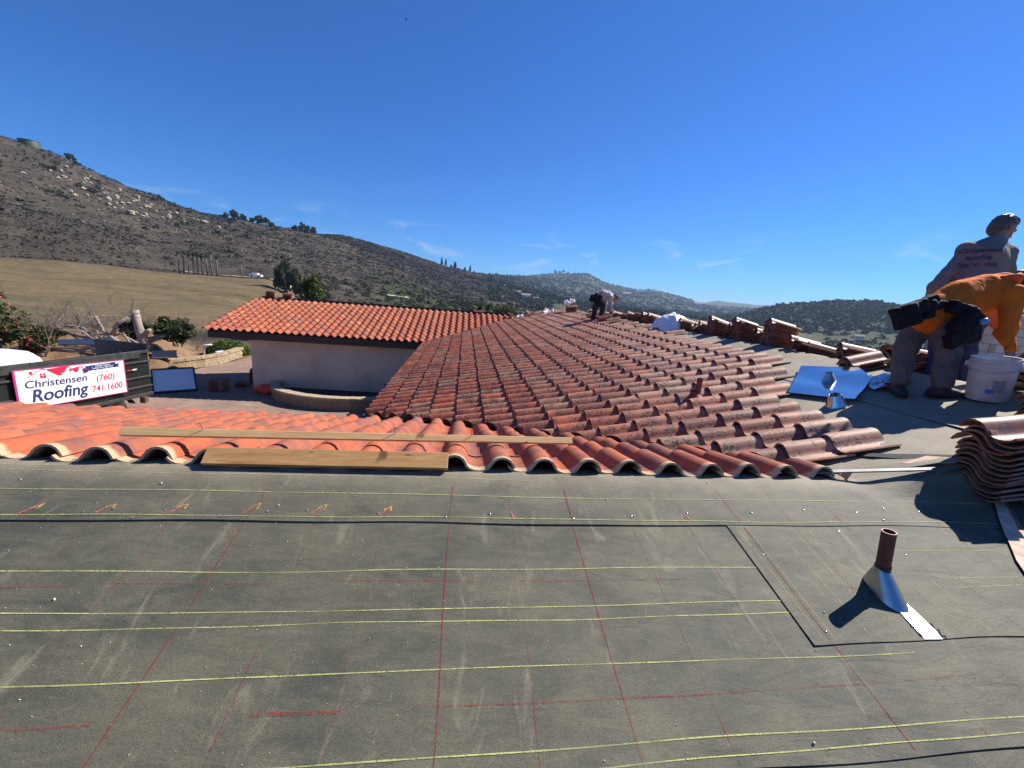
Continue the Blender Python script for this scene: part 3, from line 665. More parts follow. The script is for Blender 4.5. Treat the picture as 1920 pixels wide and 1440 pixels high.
strip('valley_flashing', .16, .22, simple('white_edge_paint', (0.66, 0.55, 0.46), 0.7, 0, 0.2, 10), -.02, .03)
strip('valley_flashing', .22, .7, simple('grey_valley_metal', (0.22, 0.19, 0.17), 0.5, 0.5, 0.3, 6), .03, .03)
mb = MB(); mb.poly([(1.6, -1, zB(1.6)), (8, -1, zB(8)), (8, 2.40, zB(8)), (4.0, 2.40, zB(4.0))], .02); o = mb.build('roof', MT['felt'], HOUSE); o['label'] = 'slope to the right of the torn valley'

# ------------------------------------------------------------------ walls, eaves and ridge board of the wings
mb = MB(); mb.box((-4.9, 18.08, -3.68), (7.7, .16, 2.36)); mb.build('wall', MT['stucco'], HOUSE)['label'] = 'shaded cream stucco wall under the far eave'
mb = MB(); mb.poly([(-8.753, 18.03, -4.84), (-8.753, 22.2, -4.84), (-8.753, 22.2, -1.30), (-8.753, 18.03, -2.34)], .16, (-1, 0, 0)); mb.build('wall', MT['stucco'], HOUSE)
mb = MB(); mb.box((-1.0, 12.2, -3.6), (.16, 11.6, 2.5)); mb.build('wall', MT['stucco'], HOUSE)
mb = MB(); mb.box((-5.2, 5.1, -3.6), (8.2, .16, 2.5)); mb.build('wall', MT['stucco'], HOUSE)
mb = MB(); mb.box((-5.75, 17.40, -2.43), (8.55, .045, .25)); mb.build('fascia', MT['fascia'], HOUSE)
mb = MB(); mb.box((-5.75, 17.72, -2.52), (8.4, .58, .02)); mb.build('soffit', MT['fascia'], HOUSE)
mb = MB(); mb.bar((-10.0, 17.40, -2.42), (-10.0, 22.05, -1.26), .045, .24); mb.build('fascia', MT['fascia'], HOUSE)
mb = MB(); mb.box((-3.4, 22.1, -1.10), (13.3, .05, .19)); mb.build('ridge_board', MT['fascia'], HOUSE)
mb = MB(); mb.box((-1.72, 12.1, -2.44), (.045, 10.2, .22)); mb.build('fascia', MT['fascia'], HOUSE)
mb = MB(); mb.box((-5.2, 5.78, -2.06), (6.4, .045, .22)); mb.build('fascia', MT['fascia'], HOUSE)
mb = MB(); mb.box((-3.30, 17.985, -4.30), (.09, .05, .13)); mb.build('outlet_box', simple('grey_outlet', (0.12, 0.11, 0.10), .6), HOUSE)

# courtyard paving
m, n, b = new_mat('courtyard_pavers')
t = N(n, 'ShaderNodeTexBrick', Scale=1.0); t.inputs['Brick Width'].default_value = .24; t.inputs['Row Height'].default_value = .12; t.inputs['Mortar Size'].default_value = .008
t.inputs['Color1'].default_value = (0.30, 0.20, 0.145, 1); t.inputs['Color2'].default_value = (0.24, 0.15, 0.11, 1); t.inputs['Mortar'].default_value = (0.15, 0.11, 0.085, 1)
g = n.nodes.new('ShaderNodeNewGeometry'); n.links.new(g.outputs['Position'], t.inputs['Vector'])
rr = ramp(n, [(0.3, 0.75), (0.7, 1.2)]); n.links.new(noise(n, 1.1, 6, .65, 'World'), rr.inputs[0])
n.links.new(mixn(n, 1.0, t.outputs[0], rr.outputs[0], 'MULTIPLY'), b.inputs['Base Color']); b.inputs['Roughness'].default_value = .9
mb = MB(); mb.poly([(-13.2, 5.0, -4.80), (-1.0, 5.0, -4.80), (-1.0, 18.1, -4.80), (-8.7, 18.1, -4.80), (-8.7, 26, -4.80), (-12.4, 26, -4.80), (-13.2, 21, -4.80)], .25)
setp(mb.build('courtyard_pavement', m), kind='structure')

# planter: a half round brick kerb against the wall
MT['brick'] = simple('buff_brick', (0.27, 0.19, 0.12), .9, 0, .35, 7, .3)
MT['soil'] = simple('dark_soil', (0.035, 0.027, 0.02), .95, 0, .4, 6)
PL = thing('planter', (-4.6, 17.0, -4.8), 'half round buff brick planter against the shaded wall', 'planter')
def arc(cx, cy, rx, ry, a0, a1, n_, zf_): return [Vector((cx + rx * cos(radians(a0 + (a1 - a0) * i / n_)), cy + ry * sin(radians(a0 + (a1 - a0) * i / n_)), zf_)) for i in range(n_ + 1)]
def kerb(name, cx, cy, rx, ry, a0, a1, z0, z1, th, mat, parent, nseg, gap):
    for i in range(nseg):
        b0 = a0 + (a1 - a0) * (i + gap) / nseg; b1 = a0 + (a1 - a0) * (i + 1 - gap) / nseg
        mb = MB(); P = arc(cx, cy, rx, ry, b0, b1, 2, 0) + arc(cx, cy, rx - th, ry - th, b1, b0, 2, 0); dz = random.uniform(-.006, .006)
        mb.poly([(p.x, p.y, z1 + dz) for p in P], z1 - z0); mb.build(name, mat, parent)
kerb('coping_brick', -4.6, 17.98, 3.3, 2.5, 180, 352, -4.39, -4.31, .36, simple('worn_coping', (.42, .33, .22), .9, 0, .3, 7), PL, 44, .03)
mb = MB(); P = arc(-4.6, 17.98, 3.26, 2.46, 180, 352, 30, 0) + arc(-4.6, 17.98, 2.98, 2.18, 352, 180, 30, 0)
V = [(p.x, p.y, -4.392) for p in P]; mb.poly(V, .43); mb.build('kerb_wall', MT['brick'], PL)
mb = MB(); P = arc(-4.6, 17.98, 2.97, 2.17, 180, 352, 30, -4.6); mb.poly(P, .2); mb.build('soil', MT['soil'], PL)

# curved garden wall of tan stone blocks
GW = thing('garden_wall', (-13.2, 22.5, -4.8), 'low curving wall of tan stone blocks along the dirt bank', 'wall')
pts = [(-14.9, 19.6), (-14.1, 20.5), (-13.6, 21.3), (-13.2, 22.2), (-12.97, 23.0), (-12.92, 23.8), (-13.0, 24.8), (-13.1, 25.8)]
path = []
for a, b_ in zip(pts[:-1], pts[1:]):
    for i in range(4): path.append(Vector((a[0] + (b_[0] - a[0]) * i / 4, a[1] + (b_[1] - a[1]) * i / 4, 0)))
MT['block'] = simple('tan_stone_block', (0.40, 0.30, 0.18), .9, 0, .35, 5, .3)
for row, (z0, w) in enumerate([(-4.80, .26), (-4.66, .25), (-4.52, .25), (-4.38, .33)]):
    for i in range(len(path) - 1):
        a = path[i]; b_ = path[i + 1]; dv = (b_ - a); sh = .5 * dv if row % 2 else dv * 0
        mb = MB(); mb.bar(a + sh + Vector((0, 0, z0 + .065)) + dv * .02, b_ + sh + Vector((0, 0, z0 + .065)) - dv * .02, w + random.uniform(-.02, .02), .13)
        mb.build('stone_block' if row < 3 else 'cap_stone', MT['block'], GW)

# ------------------------------------------------------------------ vent pipes (parts of the house)
px, py = 2.235, 1.632; pz = ztop(px, py)
RN = Matrix((Vector((1, 0, 0)), Vector((0, CT, ST)), Vector((0, -ST, CT)))).transposed()
ax = Vector((-.10, .02, 1)).normalized()
mb = MB(); base = Vector((px, py, pz)); a = base + Vector((-.012, 0, .06)); top = a + ax * .275
rad = .031
mb.tube([a, top], rad, 20, caps=False); mb.tube([top, a + ax * .05], rad - .005, 20, caps=False)
q_ = []
for k in range(20): pass
o = mb.build('vent_pipe', MT['rustpipe'], HOUSE, smooth=True); o['label'] = 'red brown vent pipe in a zinc cone on the near felt'
VP = o
mb = MB(); xx = ax.cross(Vector((0, 1, 0))).normalized(); yy = ax.cross(xx)
for rr_, zz in ((rad, .2745),): 
    P0 = [top + (xx * cos(2 * pi * k / 20) + yy * sin(2 * pi * k / 20)) * rad for k in range(20)]; P1 = [top + (xx * cos(2 * pi * k / 20) + yy * sin(2 * pi * k / 20)) * (rad - .005) for k in range(20)]
    mb.add(P0 + P1, [(k, (k + 1) % 20, 20 + (k + 1) % 20, 20 + k) for k in range(20)])
mb.build('pipe_rim', simple('scraped_pipe_rim', (0.32, 0.24, 0.20), .5, .3), VP)
mb = MB(); mb.tube([a + ax * .055, a + ax * .085], rad + .003, 20, caps=False); mb.build('tar_seal', simple('tar', (0.03, 0.026, 0.022), .5, 0, .5, 60), VP, smooth=True)
# cone: oval on the slope, round at the pipe
V = []; F = []; nn_ = 28; cc = base + RN @ Vector((.005, -.028, 0)); tp = a + ax * .07
for i in range(7):
    t = i / 6
    for k in range(nn_):
        an = 2 * pi * k / nn_; low = cc + RN @ Vector((.072 * cos(an), .115 * sin(an), .004)); hi = tp + (Vector((1, 0, 0)) * cos(an) + RN @ Vector((0, 1, 0)) * sin(an)) * (rad + .002)
        V.append(low.lerp(hi, t))
for i in range(6):
    for k in range(nn_): F.append((i * nn_ + k, i * nn_ + (k + 1) % nn_, (i + 1) * nn_ + (k + 1) % nn_, (i + 1) * nn_ + k))
link('flashing_cone', mesh_from('flashing_cone', V, F), MT['zinc'], VP, smooth=True)
mb = MB()
P = [(2.085, 1.455), (2.20, 1.40), (2.20, 1.40), (2.285, 1.56), (2.19, 1.60)]
P = [(2.206, 1.375), (2.302, 1.372), (2.298, 1.575), (2.222, 1.575)]
V = []
for i in range(9):
    t = i / 8
    for (u0, u1) in (((P[0]), (P[3])), ((P[1]), (P[2]))):
        x = u0[0] + (u1[0] - u0[0]) * t; y = u0[1] + (u1[1] - u0[1]) * t; V.append((x, y, ztop(x, y) + .006))
mb.add(V, [(2 * i, 2 * i + 1, 2 * i + 3, 2 * i + 2) for i in range(8)])
mb.build('base_plate', simple('bright_base_plate', (.78, .79, .80), .36, 1.0, .04, 4), VP)
# second vent on the main slope
vx, vy = 2.93, 4.66; vz = zm(vx) + .10
mb = MB(); mb.tube([(vx, vy, vz - .06), (vx, vy, vz + .24)], .034, 16, caps=False); mb.tube([(vx, vy, vz + .24), (vx, vy, vz - .05)], .029, 16, caps=False)
o = mb.build('vent_pipe', MT['rustpipe'], HOUSE, smooth=True); o['label'] = 'short red brown vent pipe among the weathered tiles'
mb = MB(); mb.lathe((vx - .03, vy, vz - .03), [(.15, -.03), (.11, .01), (.06, .06), (.036, .11)], 20, Matrix.Rotation(-TH, 3, 'Y')); mb.build('flashing_cone', MT['rustpipe'], o, smooth=True)

# ------------------------------------------------------------------ planks
def plank(label, a, b_, w, h, mat, up):
    a = Vector(a); b_ = Vector(b_); d_ = (b_ - a); L_ = d_.length; d_.normalize(); x = d_.cross(Vector(up)).normalized(); z = x.cross(d_)
    me = MB().box((0, 0, 0), (L_, w, h)); o = me.build('plank', mat, bevel=.0025)
    M4 = Matrix((d_, -x, z)).transposed().to_4x4(); M4.translation = (a + b_) / 2; o.matrix_basis = M4; return setp(o, label, 'plank', None)
def crest(y): return zn(y) + .03 + .11
plank('long narrow pale batten lying across the salmon tiles', (-2.08, 2.66, crest(2.66) + .035), (.90, 3.02, crest(3.02) + .032), .034, .050, MT['lumber2'], (0, .75, 1))
o = plank('short wide plank propped against the tile ends at the near ridge', (-1.52, 2.51, -1.098), (-.06, 2.515, -1.092), .036, .112, MT['lumber'], (0, 1.15, 1))
mb = MB()
for (x, y) in [(-1.64, 2.71), (-.45, 2.86), (.10, 2.92)]:
    p = Vector((x, y, crest(y) + .06)); nl = MB(); nl.tube([p, p + Vector((-.012, -.01, .055))], .0018, 6)
    setp(nl.build('nail', simple('rusty_nail', (0.10, 0.05, 0.03), .5, .5)), ['bent nail standing in the left of the pale batten', 'bent nail standing in the middle of the pale batten', 'bent nail standing in the right of the pale batten'][[-1.64, -.45, .10].index(x)], 'nail')

# ------------------------------------------------------------------ loose sheet metal on the stripped slope
zA = lambda x, y: zmain(x, y)
SM = thing('flashing_sheet', (4.5, 4.4, zA(4.5, 4.4)), 'sheet of blue sky reflecting flashing with a small cone on the felt', 'flashing')
P = [(4.66, 5.11), (5.01, 4.61), (4.72, 4.16), (4.14, 3.76), (3.86, 4.33)]
cx_ = 4.47; cy_ = 4.42
V = []; F = []
N1 = 10
ring = []
for i in range(len(P)):
    a = P[i]; b_ = P[(i + 1) % len(P)]
    for k in range(6): ring.append((a[0] + (b_[0] - a[0]) * k / 6, a[1] + (b_[1] - a[1]) * k / 6))
nr_ = len(ring)
for i in range(N1 + 1):
    t = i / N1
    for (x, y) in ring:
        xx = cx_ + (x - cx_) * t; yy = cy_ + (y - cy_) * t
        V.append((xx, yy, zm(xx) + .05 + .030 * (xx - 3.9) + .010 * sin(9 * xx + 2 * yy) + .007 * sin(6 * yy) + (.012 * t ** 6)))
for i in range(N1):
    for k in range(nr_): F.append((i * nr_ + k, i * nr_ + (k + 1) % nr_, (i + 1) * nr_ + (k + 1) % nr_, (i + 1) * nr_ + k))
me = mesh_from('plate', V, F)
link('plate', me, MT['metal'], SM, smooth=True)
mb = MB(); mb.lathe((4.46, 4.43, zm(4.46) + .055), [(.085, 0), (.072, .015), (.040, .095), (.032, .11)], 20, Matrix.Rotation(-TH, 3, 'Y')); mb.build('cone', MT['zinc'], SM, smooth=True)
mb = MB(); mb.lathe((3.98, 3.80, zm(3.98) + .03), [(.10, 0), (.09, .015), (.055, .115), (.052, .12), (.048, .115)], 22, Matrix.Rotation(-TH - .15, 3, 'Y'))
setp(mb.build('flashing_cone', MT['metal'], smooth=True), 'loose metal cone standing at the low corner of the flashing sheet', 'flashing')
def crumple(label, cx, cy, w, h, rot, amp, seed, mat, cat='metal scrap', name='metal_scrap', dz=.03):
    rs_ = np.random.RandomState(seed); V = []; F = []; n_ = 8
    for i in range(n_ + 1):
        for j in range(n_ + 1):
            u = (i / n_ - .5) * w; v = (j / n_ - .5) * h; x = cx + u * cos(rot) - v * sin(rot); y = cy + u * sin(rot) + v * cos(rot)
            V.append((x, y, zA(x, y) + dz + amp * abs(sin(5 * u / w + rs_.uniform(-.25, .25)) * cos(4 * v / h + seed)) + amp * .3 * rs_.rand()))
    F = [(i * (n_ + 1) + j, (i + 1) * (n_ + 1) + j, (i + 1) * (n_ + 1) + j + 1, i * (n_ + 1) + j + 1) for i in range(n_) for j in range(n_)]
    return setp(link(name, mesh_from(name, V, F), mat), label, cat)
crumple('crumpled bright foil scrap right of the flashing sheet', 4.86, 4.13, .30, .34, .5, .06, 3, MT['metal'])
crumple('small crumpled foil scrap nearest the left boot', 4.70, 4.00, .24, .22, 1.1, .05, 9, MT['metal'])
mb = MB(); P3 = [(5.72, 5.03), (6.12, 5.62), (6.5, 5.25), (6.07, 5.02)]
mb.poly([(x, y, zA(x, y) + .12 - .02 * i) for i, (x, y) in enumerate(P3)], .004); setp(mb.build('metal_sheet', MT['metal']), 'pale metal sheet lying beyond the ridge behind the flat tiles', 'metal sheet')
# metal edging strip and torn felt flaps beside the last salmon tile
mb = MB(); mb.bar((2.66, 2.56, -1.118), (3.5, 2.43, -1.012), .028, .012, (0, -.3, 1)); setp(mb.build('metal_strip', simple('worn_drip_edge', (.16, .16, .165), .6, .2, .5, 12)), 'thin bright metal strip beside the last salmon tile', 'metal strip')
def flap(label, pts, lifts, mat):
    V = [(x, y, max(zA(x, y), zfelt(x, y) + .02) + .006 + l) for (x, y), l in zip(pts, lifts)]
    mb = MB(); mb.poly(V, .004); return setp(mb.build('felt_scrap', mat), label, 'felt scrap')
flap('torn felt flap lying between the metal strip and the tall stack', [(2.95, 2.70), (3.35, 2.50), (3.72, 2.42), (3.40, 2.72)], [0, .01, .05, 0], MT['felt2'])
flap('curled strip of felt pointing at the tall stack', [(3.05, 3.0), (3.2, 2.92), (3.75, 2.47), (3.6, 2.47)], [0, 0, .04, .02], simple('black_felt_strip', (.03, .03, .03), .8))
flap('small torn pink sheathing scrap left of the tall stack', [(3.35, 2.56), (3.62, 2.58), (3.80, 2.46), (3.62, 2.43)], [.02, .03, .04, .03], simple('pink_sheathing', (.60, .42, .32), .85, 0, .2, 20))

# ------------------------------------------------------------------ loose tiles
LT = tile_variants(MT['t_stack'], 24, 'loose')
def loose(Mx, label, group):
    o = link('loose_tile', random.choice(LT), None, None, Mx); return setp(o, label, 'roof tile', group)
ORD = ['top tile of '] + [w + ' tile from the top of ' for w in 'second third fourth fifth sixth seventh eighth ninth tenth eleventh twelfth thirteenth fourteenth fifteenth sixteenth'.split()]
def stack(x, y, z, n_, yaw, tilt, where, step=.031, jit=.012, fan=0.0):
    """tiles nested one on another; yaw turns the barrel axis from +X, tilt raises its far end"""
    for k in range(n_):
        R3 = Matrix.Rotation(yaw + random.gauss(0, .05), 3, 'Z') @ Matrix.Rotation(-tilt + random.gauss(0, .015) - fan * k, 3, 'Y') @ Matrix.Rotation(random.gauss(0, .02), 3, 'X')
        B3 = Matrix(((0, 1, 0), (-1, 0, 0), (0, 0, 1)))      # local y (foot to head) -> +X, local x -> -Y
        M4 = (R3 @ B3).to_4x4(); M4.translation = Vector((x + random.gauss(0, jit), y + random.gauss(0, jit), z + .012 + step * k))
        loose(M4, (ORD[n_ - 1 - k] if n_ > 1 else 'single clay tile at ') + where, 'loose clay tiles')
def zR(x): return zm(XR) - .25 * (x - XR) if x > XR else zm(x)
stack(3.72, 2.27, -1.175, 14, .10, .10, 'the tall stack at the right edge', .034, .014)
stack(4.74, 2.63, zm(4.7), 7, .06, .18, 'the stack behind the tall one at the right edge')
stack(5.32, 3.12, zm(5.3) + .01, 12, .02, .05, 'the brown stack right of the white bucket')
stack(5.52, 4.42, zR(5.5), 8, -.1, -.1, 'the stack between the legs of the orange worker')
stack(5.85, 4.85, zR(5.8), 7, .5, -.2, 'the stack left of the orange workers leg', .045, .03)
stack(5.05, 4.70, zm(5.05), 4, -.03, .26, 'the flat pile just above the flashing sheet', .024, .008)
stack(5.55, 5.35, zR(5.55), 6, -.25, -.24, 'the fanned stack behind the flashing sheet', .034, .03, .02)
stack(5.5, 5.95, zR(5.5), 3, -.5, -.2, 'the low heap next to the fanned stack', .05, .04)
stack(5.42, 6.75, zR(5.42), 14, -.12, -.24, 'the first tall stack on the ridge')
stack(5.55, 7.15, zR(5.5), 4, -.3, -.24, 'the low pile between the first and second ridge stacks')
stack(5.40, 7.65, zR(5.4), 13, -.12, -.24, 'the second tall stack on the ridge')
stack(5.42, 8.55, zR(5.4), 12, -.10, -.24, 'the third tall stack on the ridge')
stack(5.45, 9.35, zR(5.45), 5, -.3, -.24, 'the low pile beside the white plastic sheet', .033, .03)
stack(5.40, 9.85, zR(5.4), 8, -.15, -.22, 'the stack under the white plastic sheet')
stack(5.45, 12.2, zR(5.4), 9, -.12, -.24, 'the stack beyond the white plastic sheet')
stack(5.40, 13.3, zR(5.4), 8, -.2, -.22, 'the stack at the bending workers hands')
stack(5.5, 14.1, zR(5.5), 4, -.5, -.2, 'the low heap at the bending workers feet', .05, .04)
for i, Y in enumerate((15.6, 16.3, 17.0, 17.6)):
    stack(5.35, Y, zR(5.35), 4, -.2, -.22, ['the first', 'the second', 'the third', 'the fourth'][i] + ' low pile beyond the bending worker', .04, .03)
stack(4.75, 18.9, zm(4.75) + .02, 11, .1, .1, 'the dark stack at the far end of the ridge')
stack(4.62, 15.2, zm(4.6) + .13, 2, .05, .24, 'the pair lying in front of the bending worker', .04)
stack(4.55, 13.6, zm(4.5) + .13, 2, -.05, .24, 'the second pair lying on the upper courses', .04)
stack(4.55, 12.7, zm(4.5) + .13, 1, .1, .24, 'the third group lying on the upper courses', .04)
stack(-9.85, 22.0, -1.06, 5, 0, 0, 'the left stack on the far ridge', .06, .005)
stack(-9.05, 22.0, -1.06, 4, 0, 0, 'the right stack on the far ridge', .06, .005)
stack(-9.4, 21.75, -1.12, 1, 0, 0, 'the group between the two far ridge stacks')
stack(.45, 21.9, -1.06, 1, 0, 0, 'the single far ridge tile by the valley')
for i, (x, y) in enumerate([(3.1, 20.6), (3.6, 20.9), (4.0, 20.5), (4.2, 21.2), (3.4, 21.6), (2.6, 21.2)]):
    stack(x, y, zm(x) + .12, 1, .4 * i, .22, ['the first', 'the second', 'the third', 'the fourth', 'the fifth', 'the sixth'][i] + ' scattered place by the far hip')
for i, (x, y, n_) in enumerate([(5.50, 6.25, 5), (5.5, 7.22, 6), (5.48, 8.1, 7), (5.5, 9.0, 6), (5.45, 11.0, 6), (5.45, 11.6, 7), (5.45, 12.75, 6), (5.45, 14.9, 5)]):
    stack(x, y, zR(x), n_, -.30 + .4 * sin(3 * i), -.20, 'the ' + 'first second third fourth fifth sixth seventh eighth'.split()[i] + ' jumbled heap filling the gaps along the ridge', .042, .05)
# tiles set aside in the courtyard
stack(-10.2, 17.5, -4.80, 12, 0, 0, 'the red stack on the shaded courtyard', .036, .01)
stack(-10.2, 17.85, -4.80, 12, 0, 0, 'the red stack behind the first on the courtyard', .036, .01)
stack(-9.5, 19.3, -4.80, 16, .1, 0, 'the dark stack by the wall corner', .036, .01)
stack(-9.7, 18.4, -4.80, 4, .3, 0, 'the low pile by the wall corner', .036, .02)

# ================================================================== courtyard: trailer, truck, panels
MT['tblack'] = simple('black_painted_steel', (0.022, 0.024, 0.023), .38, .2, .3, 5)
MT['tgrey'] = simple('worn_dark_steel', (0.060, 0.062, 0.056), .5, .3, .4, 6)
MT['tyre'] = simple('tyre_rubber', (0.025, 0.024, 0.022), .85)
MT['white'] = simple('white_paint', (0.80, 0.80, 0.80), .3, 0, .03, 3)
MT['glass'] = simple('dark_glass', (0.02, 0.03, 0.035), .06, 0, .1, 2, spec=.8)
TR = thing('dump_trailer', (-11.4, 12.9, -4.8), 'black steel dump trailer carrying a white roofing sign', 'trailer')
R0 = Vector((-10.45, 14.81, 0)); u = Vector((-.24, -.971, 0)).normalized(); w = Vector((-.971, .24, 0)).normalized()
def TP(a, b_, z): return R0 + u * a + w * b_ + Vector((0, 0, z))
zb, zt = -4.22, -2.73
def tbar(name, a, b_, wd, h, mat=MT['tblack'], label=None):
    o = MB().bar(a, b_, wd, h).build(name, mat, TR, bevel=.004)
    if label: o['label'] = label
    return o
def wallq(name, a0, a1, b0, b1, z0, z1, mat):
    mb = MB(); 
    if b0 == b1: mb.poly([TP(a0, b0, z0), TP(a1, b0, z0), TP(a1, b0, z1), TP(a0, b0, z1)], .02, w)
    else: mb.poly([TP(a0, b0, z0), TP(a0, b1, z0), TP(a0, b1, z1), TP(a0, b0, z1)], .02, u)
    return mb.build(name, mat, TR)
wallq('side_panel', 0, 5.2, .04, .04, zb, zt, MT['tblack']); wallq('side_panel', 0, 5.2, 2.1, 2.1, zb, zt - .42, MT['tblack']); wallq('front_panel', 5.2, 5.2, 0, 2.1, zb, zt - .42, MT['tblack'])
MB().poly([TP(0, .04, zb), TP(5.2, .04, zb), TP(5.2, 2.1, zb), TP(0, 2.1, zb)], .03).build('floor', MT['tblack'], TR)
for z, h in ((zt - .03, .09), (zt - .36, .05), (zb + .62, .05), (zb + .30, .05), (zb + .02, .10)): tbar('rail', TP(-.02, 0, z), TP(5.2, 0, z), .06, h, MT['tgrey'])
tbar('top_board', TP(.30, -.02, zt - .11), TP(5.2, -.02, zt - .07), .035, .22, MT['tgrey'])
for a in (.03, .42, 1.35, 2.3, 3.25, 4.2): tbar('post', TP(a, -.012, zb - .06), TP(a, -.012, zt), .07, .07)
tbar('rail', TP(-.02, 2.12, zt - .42), TP(5.2, 2.12, zt - .42), .06, .09)
# ribbed rear gate, swung up behind
for k in range(9): tbar('gate_rib', TP(-.10, .3 + .2 * k, zb + .3), TP(-.10, .3 + .2 * k, zt + .14), .06, .06)
wallq('rear_gate', -.05, -.05, .1, 2.1, zb + .25, zt + .16, simple('navy_gate', (0.02, 0.026, 0.04), .45, .2))
tbar('gate_rail', TP(-.08, .1, zt + .16), TP(-.08, 2.1, zt + .16), .08, .06)
# wheel, mudguard, hitch block
wc = TP(1.18, .10, -4.50)
Rw = Matrix((u, Vector((0, 0, 1)), -w)).transposed()
mb = MB(); mb.lathe(wc, [(.20, -.10), (.31, -.11), (.35, -.06), (.35, .06), (.31, .11), (.20, .10)], 28, Rw); wh = mb.build('wheel', MT['tyre'], TR, smooth=True)
mb = MB(); mb.lathe(wc, [(.001, -.06), (.08, -.09), (.12, -.07), (.19, -.09), (.20, -.10)], 24, Rw); mb.build('rim', MT['tgrey'], wh, smooth=True)
mb = MB(); V = []
for k in range(17):
    an = radians(8 + 164 * k / 16)
    for bb in (-.12, .16): V.append(wc + u * (.47 * cos(an)) * (1 + .25 * abs(cos(an))) + Vector((0, 0, .45 * sin(an))) + w * bb)
mb.add(V, [(2 * k, 2 * k + 1, 2 * k + 3, 2 * k + 2) for k in range(16)]); mb.build('mudguard', MT['tgrey'], TR)
tbar('mudguard_step', TP(1.9, -.06, -4.16), TP(2.7, -.06, -4.16), .16, .03, MT['tgrey'])
MB().box(TP(.33, -.04, -4.36), (.16, .16, .2)).build('jack_foot', simple('rusty_block', (.14, .07, .04), .8, 0, .4, 9), TR)
for a, c in ((.46, (.75, .72, .7)), (.62, (.45, .03, .02)), (1.75, (.75, .72, .7)), (1.95, (.4, .03, .02))):
    z = zb + .92 if a < 1 else zb - .02
    MB().bar(TP(a, -.048, z), TP(a + .14, -.048, z), .006, .04).build('reflector', simple('reflector_tape', c, .4), TR)
for a in (.9, 2.0, 3.1, 4.1): MB().lathe(TP(a, -.045, zt + .05), [(.001, .012), (.014, .010), (.02, 0)], 10, Rw).build('bolt', MT['zinc'], TR)
# the sign: a printed board hung on the trailer side
SG = thing('roofing_sign', TP(1.8, -.07, zb), 'white sign with navy and red lettering on the side of the trailer', 'sign')
sa0, sa1, sz0, sz1 = .84, 3.50, -3.97, -2.92
def SPt(x, y, d=0.0): return TP(sa1 - x * (sa1 - sa0), -.075 - d, sz0 + y * (sz1 - sz0) + .10 * (1 - x))
MT['signw'] = simple('sign_white', (0.82, 0.81, 0.82), .45, 0, .03, 4)
MT['navy'] = simple('sign_navy', (0.018, 0.03, 0.14), .5, 0, .1, 8); MT['sred'] = simple('sign_red', (0.62, 0.015, 0.055), .5, 0, .1, 8); MT['mag'] = simple('sign_magenta_edge', (0.48, 0.03, 0.18), .5, 0, .15, 6)
MT['sgrey'] = simple('sign_grey', (0.45, 0.45, 0.5), .5)
mb = MB(); mb.poly([SPt(0, 0), SPt(1, 0), SPt(1, 1), SPt(0, 1)], .012, -w); mb.build('board', MT['signw'], SG)
def sline(a, b_, wd, mat, name, d=.006): return MB().bar(SPt(*a, d), SPt(*b_, d), .004, wd).build(name, mat, SG)
for a, b_, wd in (((0, .992), (1, .992), .022), ((0, .008), (1, .008), .022)): sline(a, b_, wd, MT['mag'], 'edge_strip')
for xx_, wd in ((.006, .05), (.996, .025)): MB().bar(SPt(xx_, 0, .004), SPt(xx_, 1, .004), .004, wd, u).build('edge_strip', MT['mag'], SG)
XS = (sa1 - sa0) / (sz1 - sz0)
def text(txt, x0, x1, y, size, mat, name='lettering', shear=.18, bold=.02, rot=0.0):
    """flat print fitted between x0 and x1 (fractions of the sign's width), base line y and size in sign heights"""
    cu = bpy.data.curves.new('print', 'FONT'); cu.body = txt; cu.size = size; cu.shear = shear; cu.offset = bold * size
    t_ = bpy.data.objects.new('print', cu); COL.objects.link(t_)
    dg = bpy.context.evaluated_depsgraph_get(); me = bpy.data.meshes.new_from_object(t_.evaluated_get(dg)); bpy.data.objects.remove(t_)
    xs = [v.co.x for v in me.vertices]; lo, hi = min(xs), max(xs)
    for v in me.vertices:
        f_ = (v.co.x - lo) / (hi - lo); v.co = SPt(x0 + (x1 - x0) * f_, y + v.co.y + rot * f_, .004)
    me.materials.clear()
    return link(name, me, mat, SG)
text('Christensen', .075, .60, .52, .27, MT['navy'], bold=.012, shear=.12)
text('Roofing', .11, .60, .16, .44, MT['navy'], bold=.02, shear=.2)
text('(760)', .69, .875, .47, .24, MT['sred'], bold=.014, shear=.15)
text('741.1600', .635, .95, .17, .25, MT['sred'], bold=.014, shear=.12)
def sp_(pts, mat, name): MB().poly([SPt(x / 2.48, y, .005) for x, y in pts], .002, -w).build(name, mat, SG)
sp_([(.62, .95), (1.10, .985), (1.10, .97), (1.0, .82), (.93, .80), (.95, .75), (.86, .76)], MT['sred'], 'logo_roof')
sp_([(1.16, .90), (1.36, .94), (1.30, .80), (1.24, .78)], MT['sred'], 'logo_roof')
for a, b_ in (((.26, .80), (.56, .97)), ((.56, .97), (.62, .95)), ((1.10, .97), (1.2, .86)), ((1.36, .94), (1.55, .80))): sline((a[0] / 2.48, a[1]), (b_[0] / 2.48, b_[1]), .016, MT['sred'], 'logo_line')
for x0, y0, s_ in ((.30, .86, .07), (.50, .735, .065), (.565, .735, .065), (.50, .81, .05), (.565, .81, .05), (1.115, .83, .06), (1.43, .85, .04)): sp_([(x0, y0), (x0 + s_ * .85, y0), (x0 + s_ * .85, y0 + s_), (x0, y0 + s_)], MT['sred'], 'logo_window')
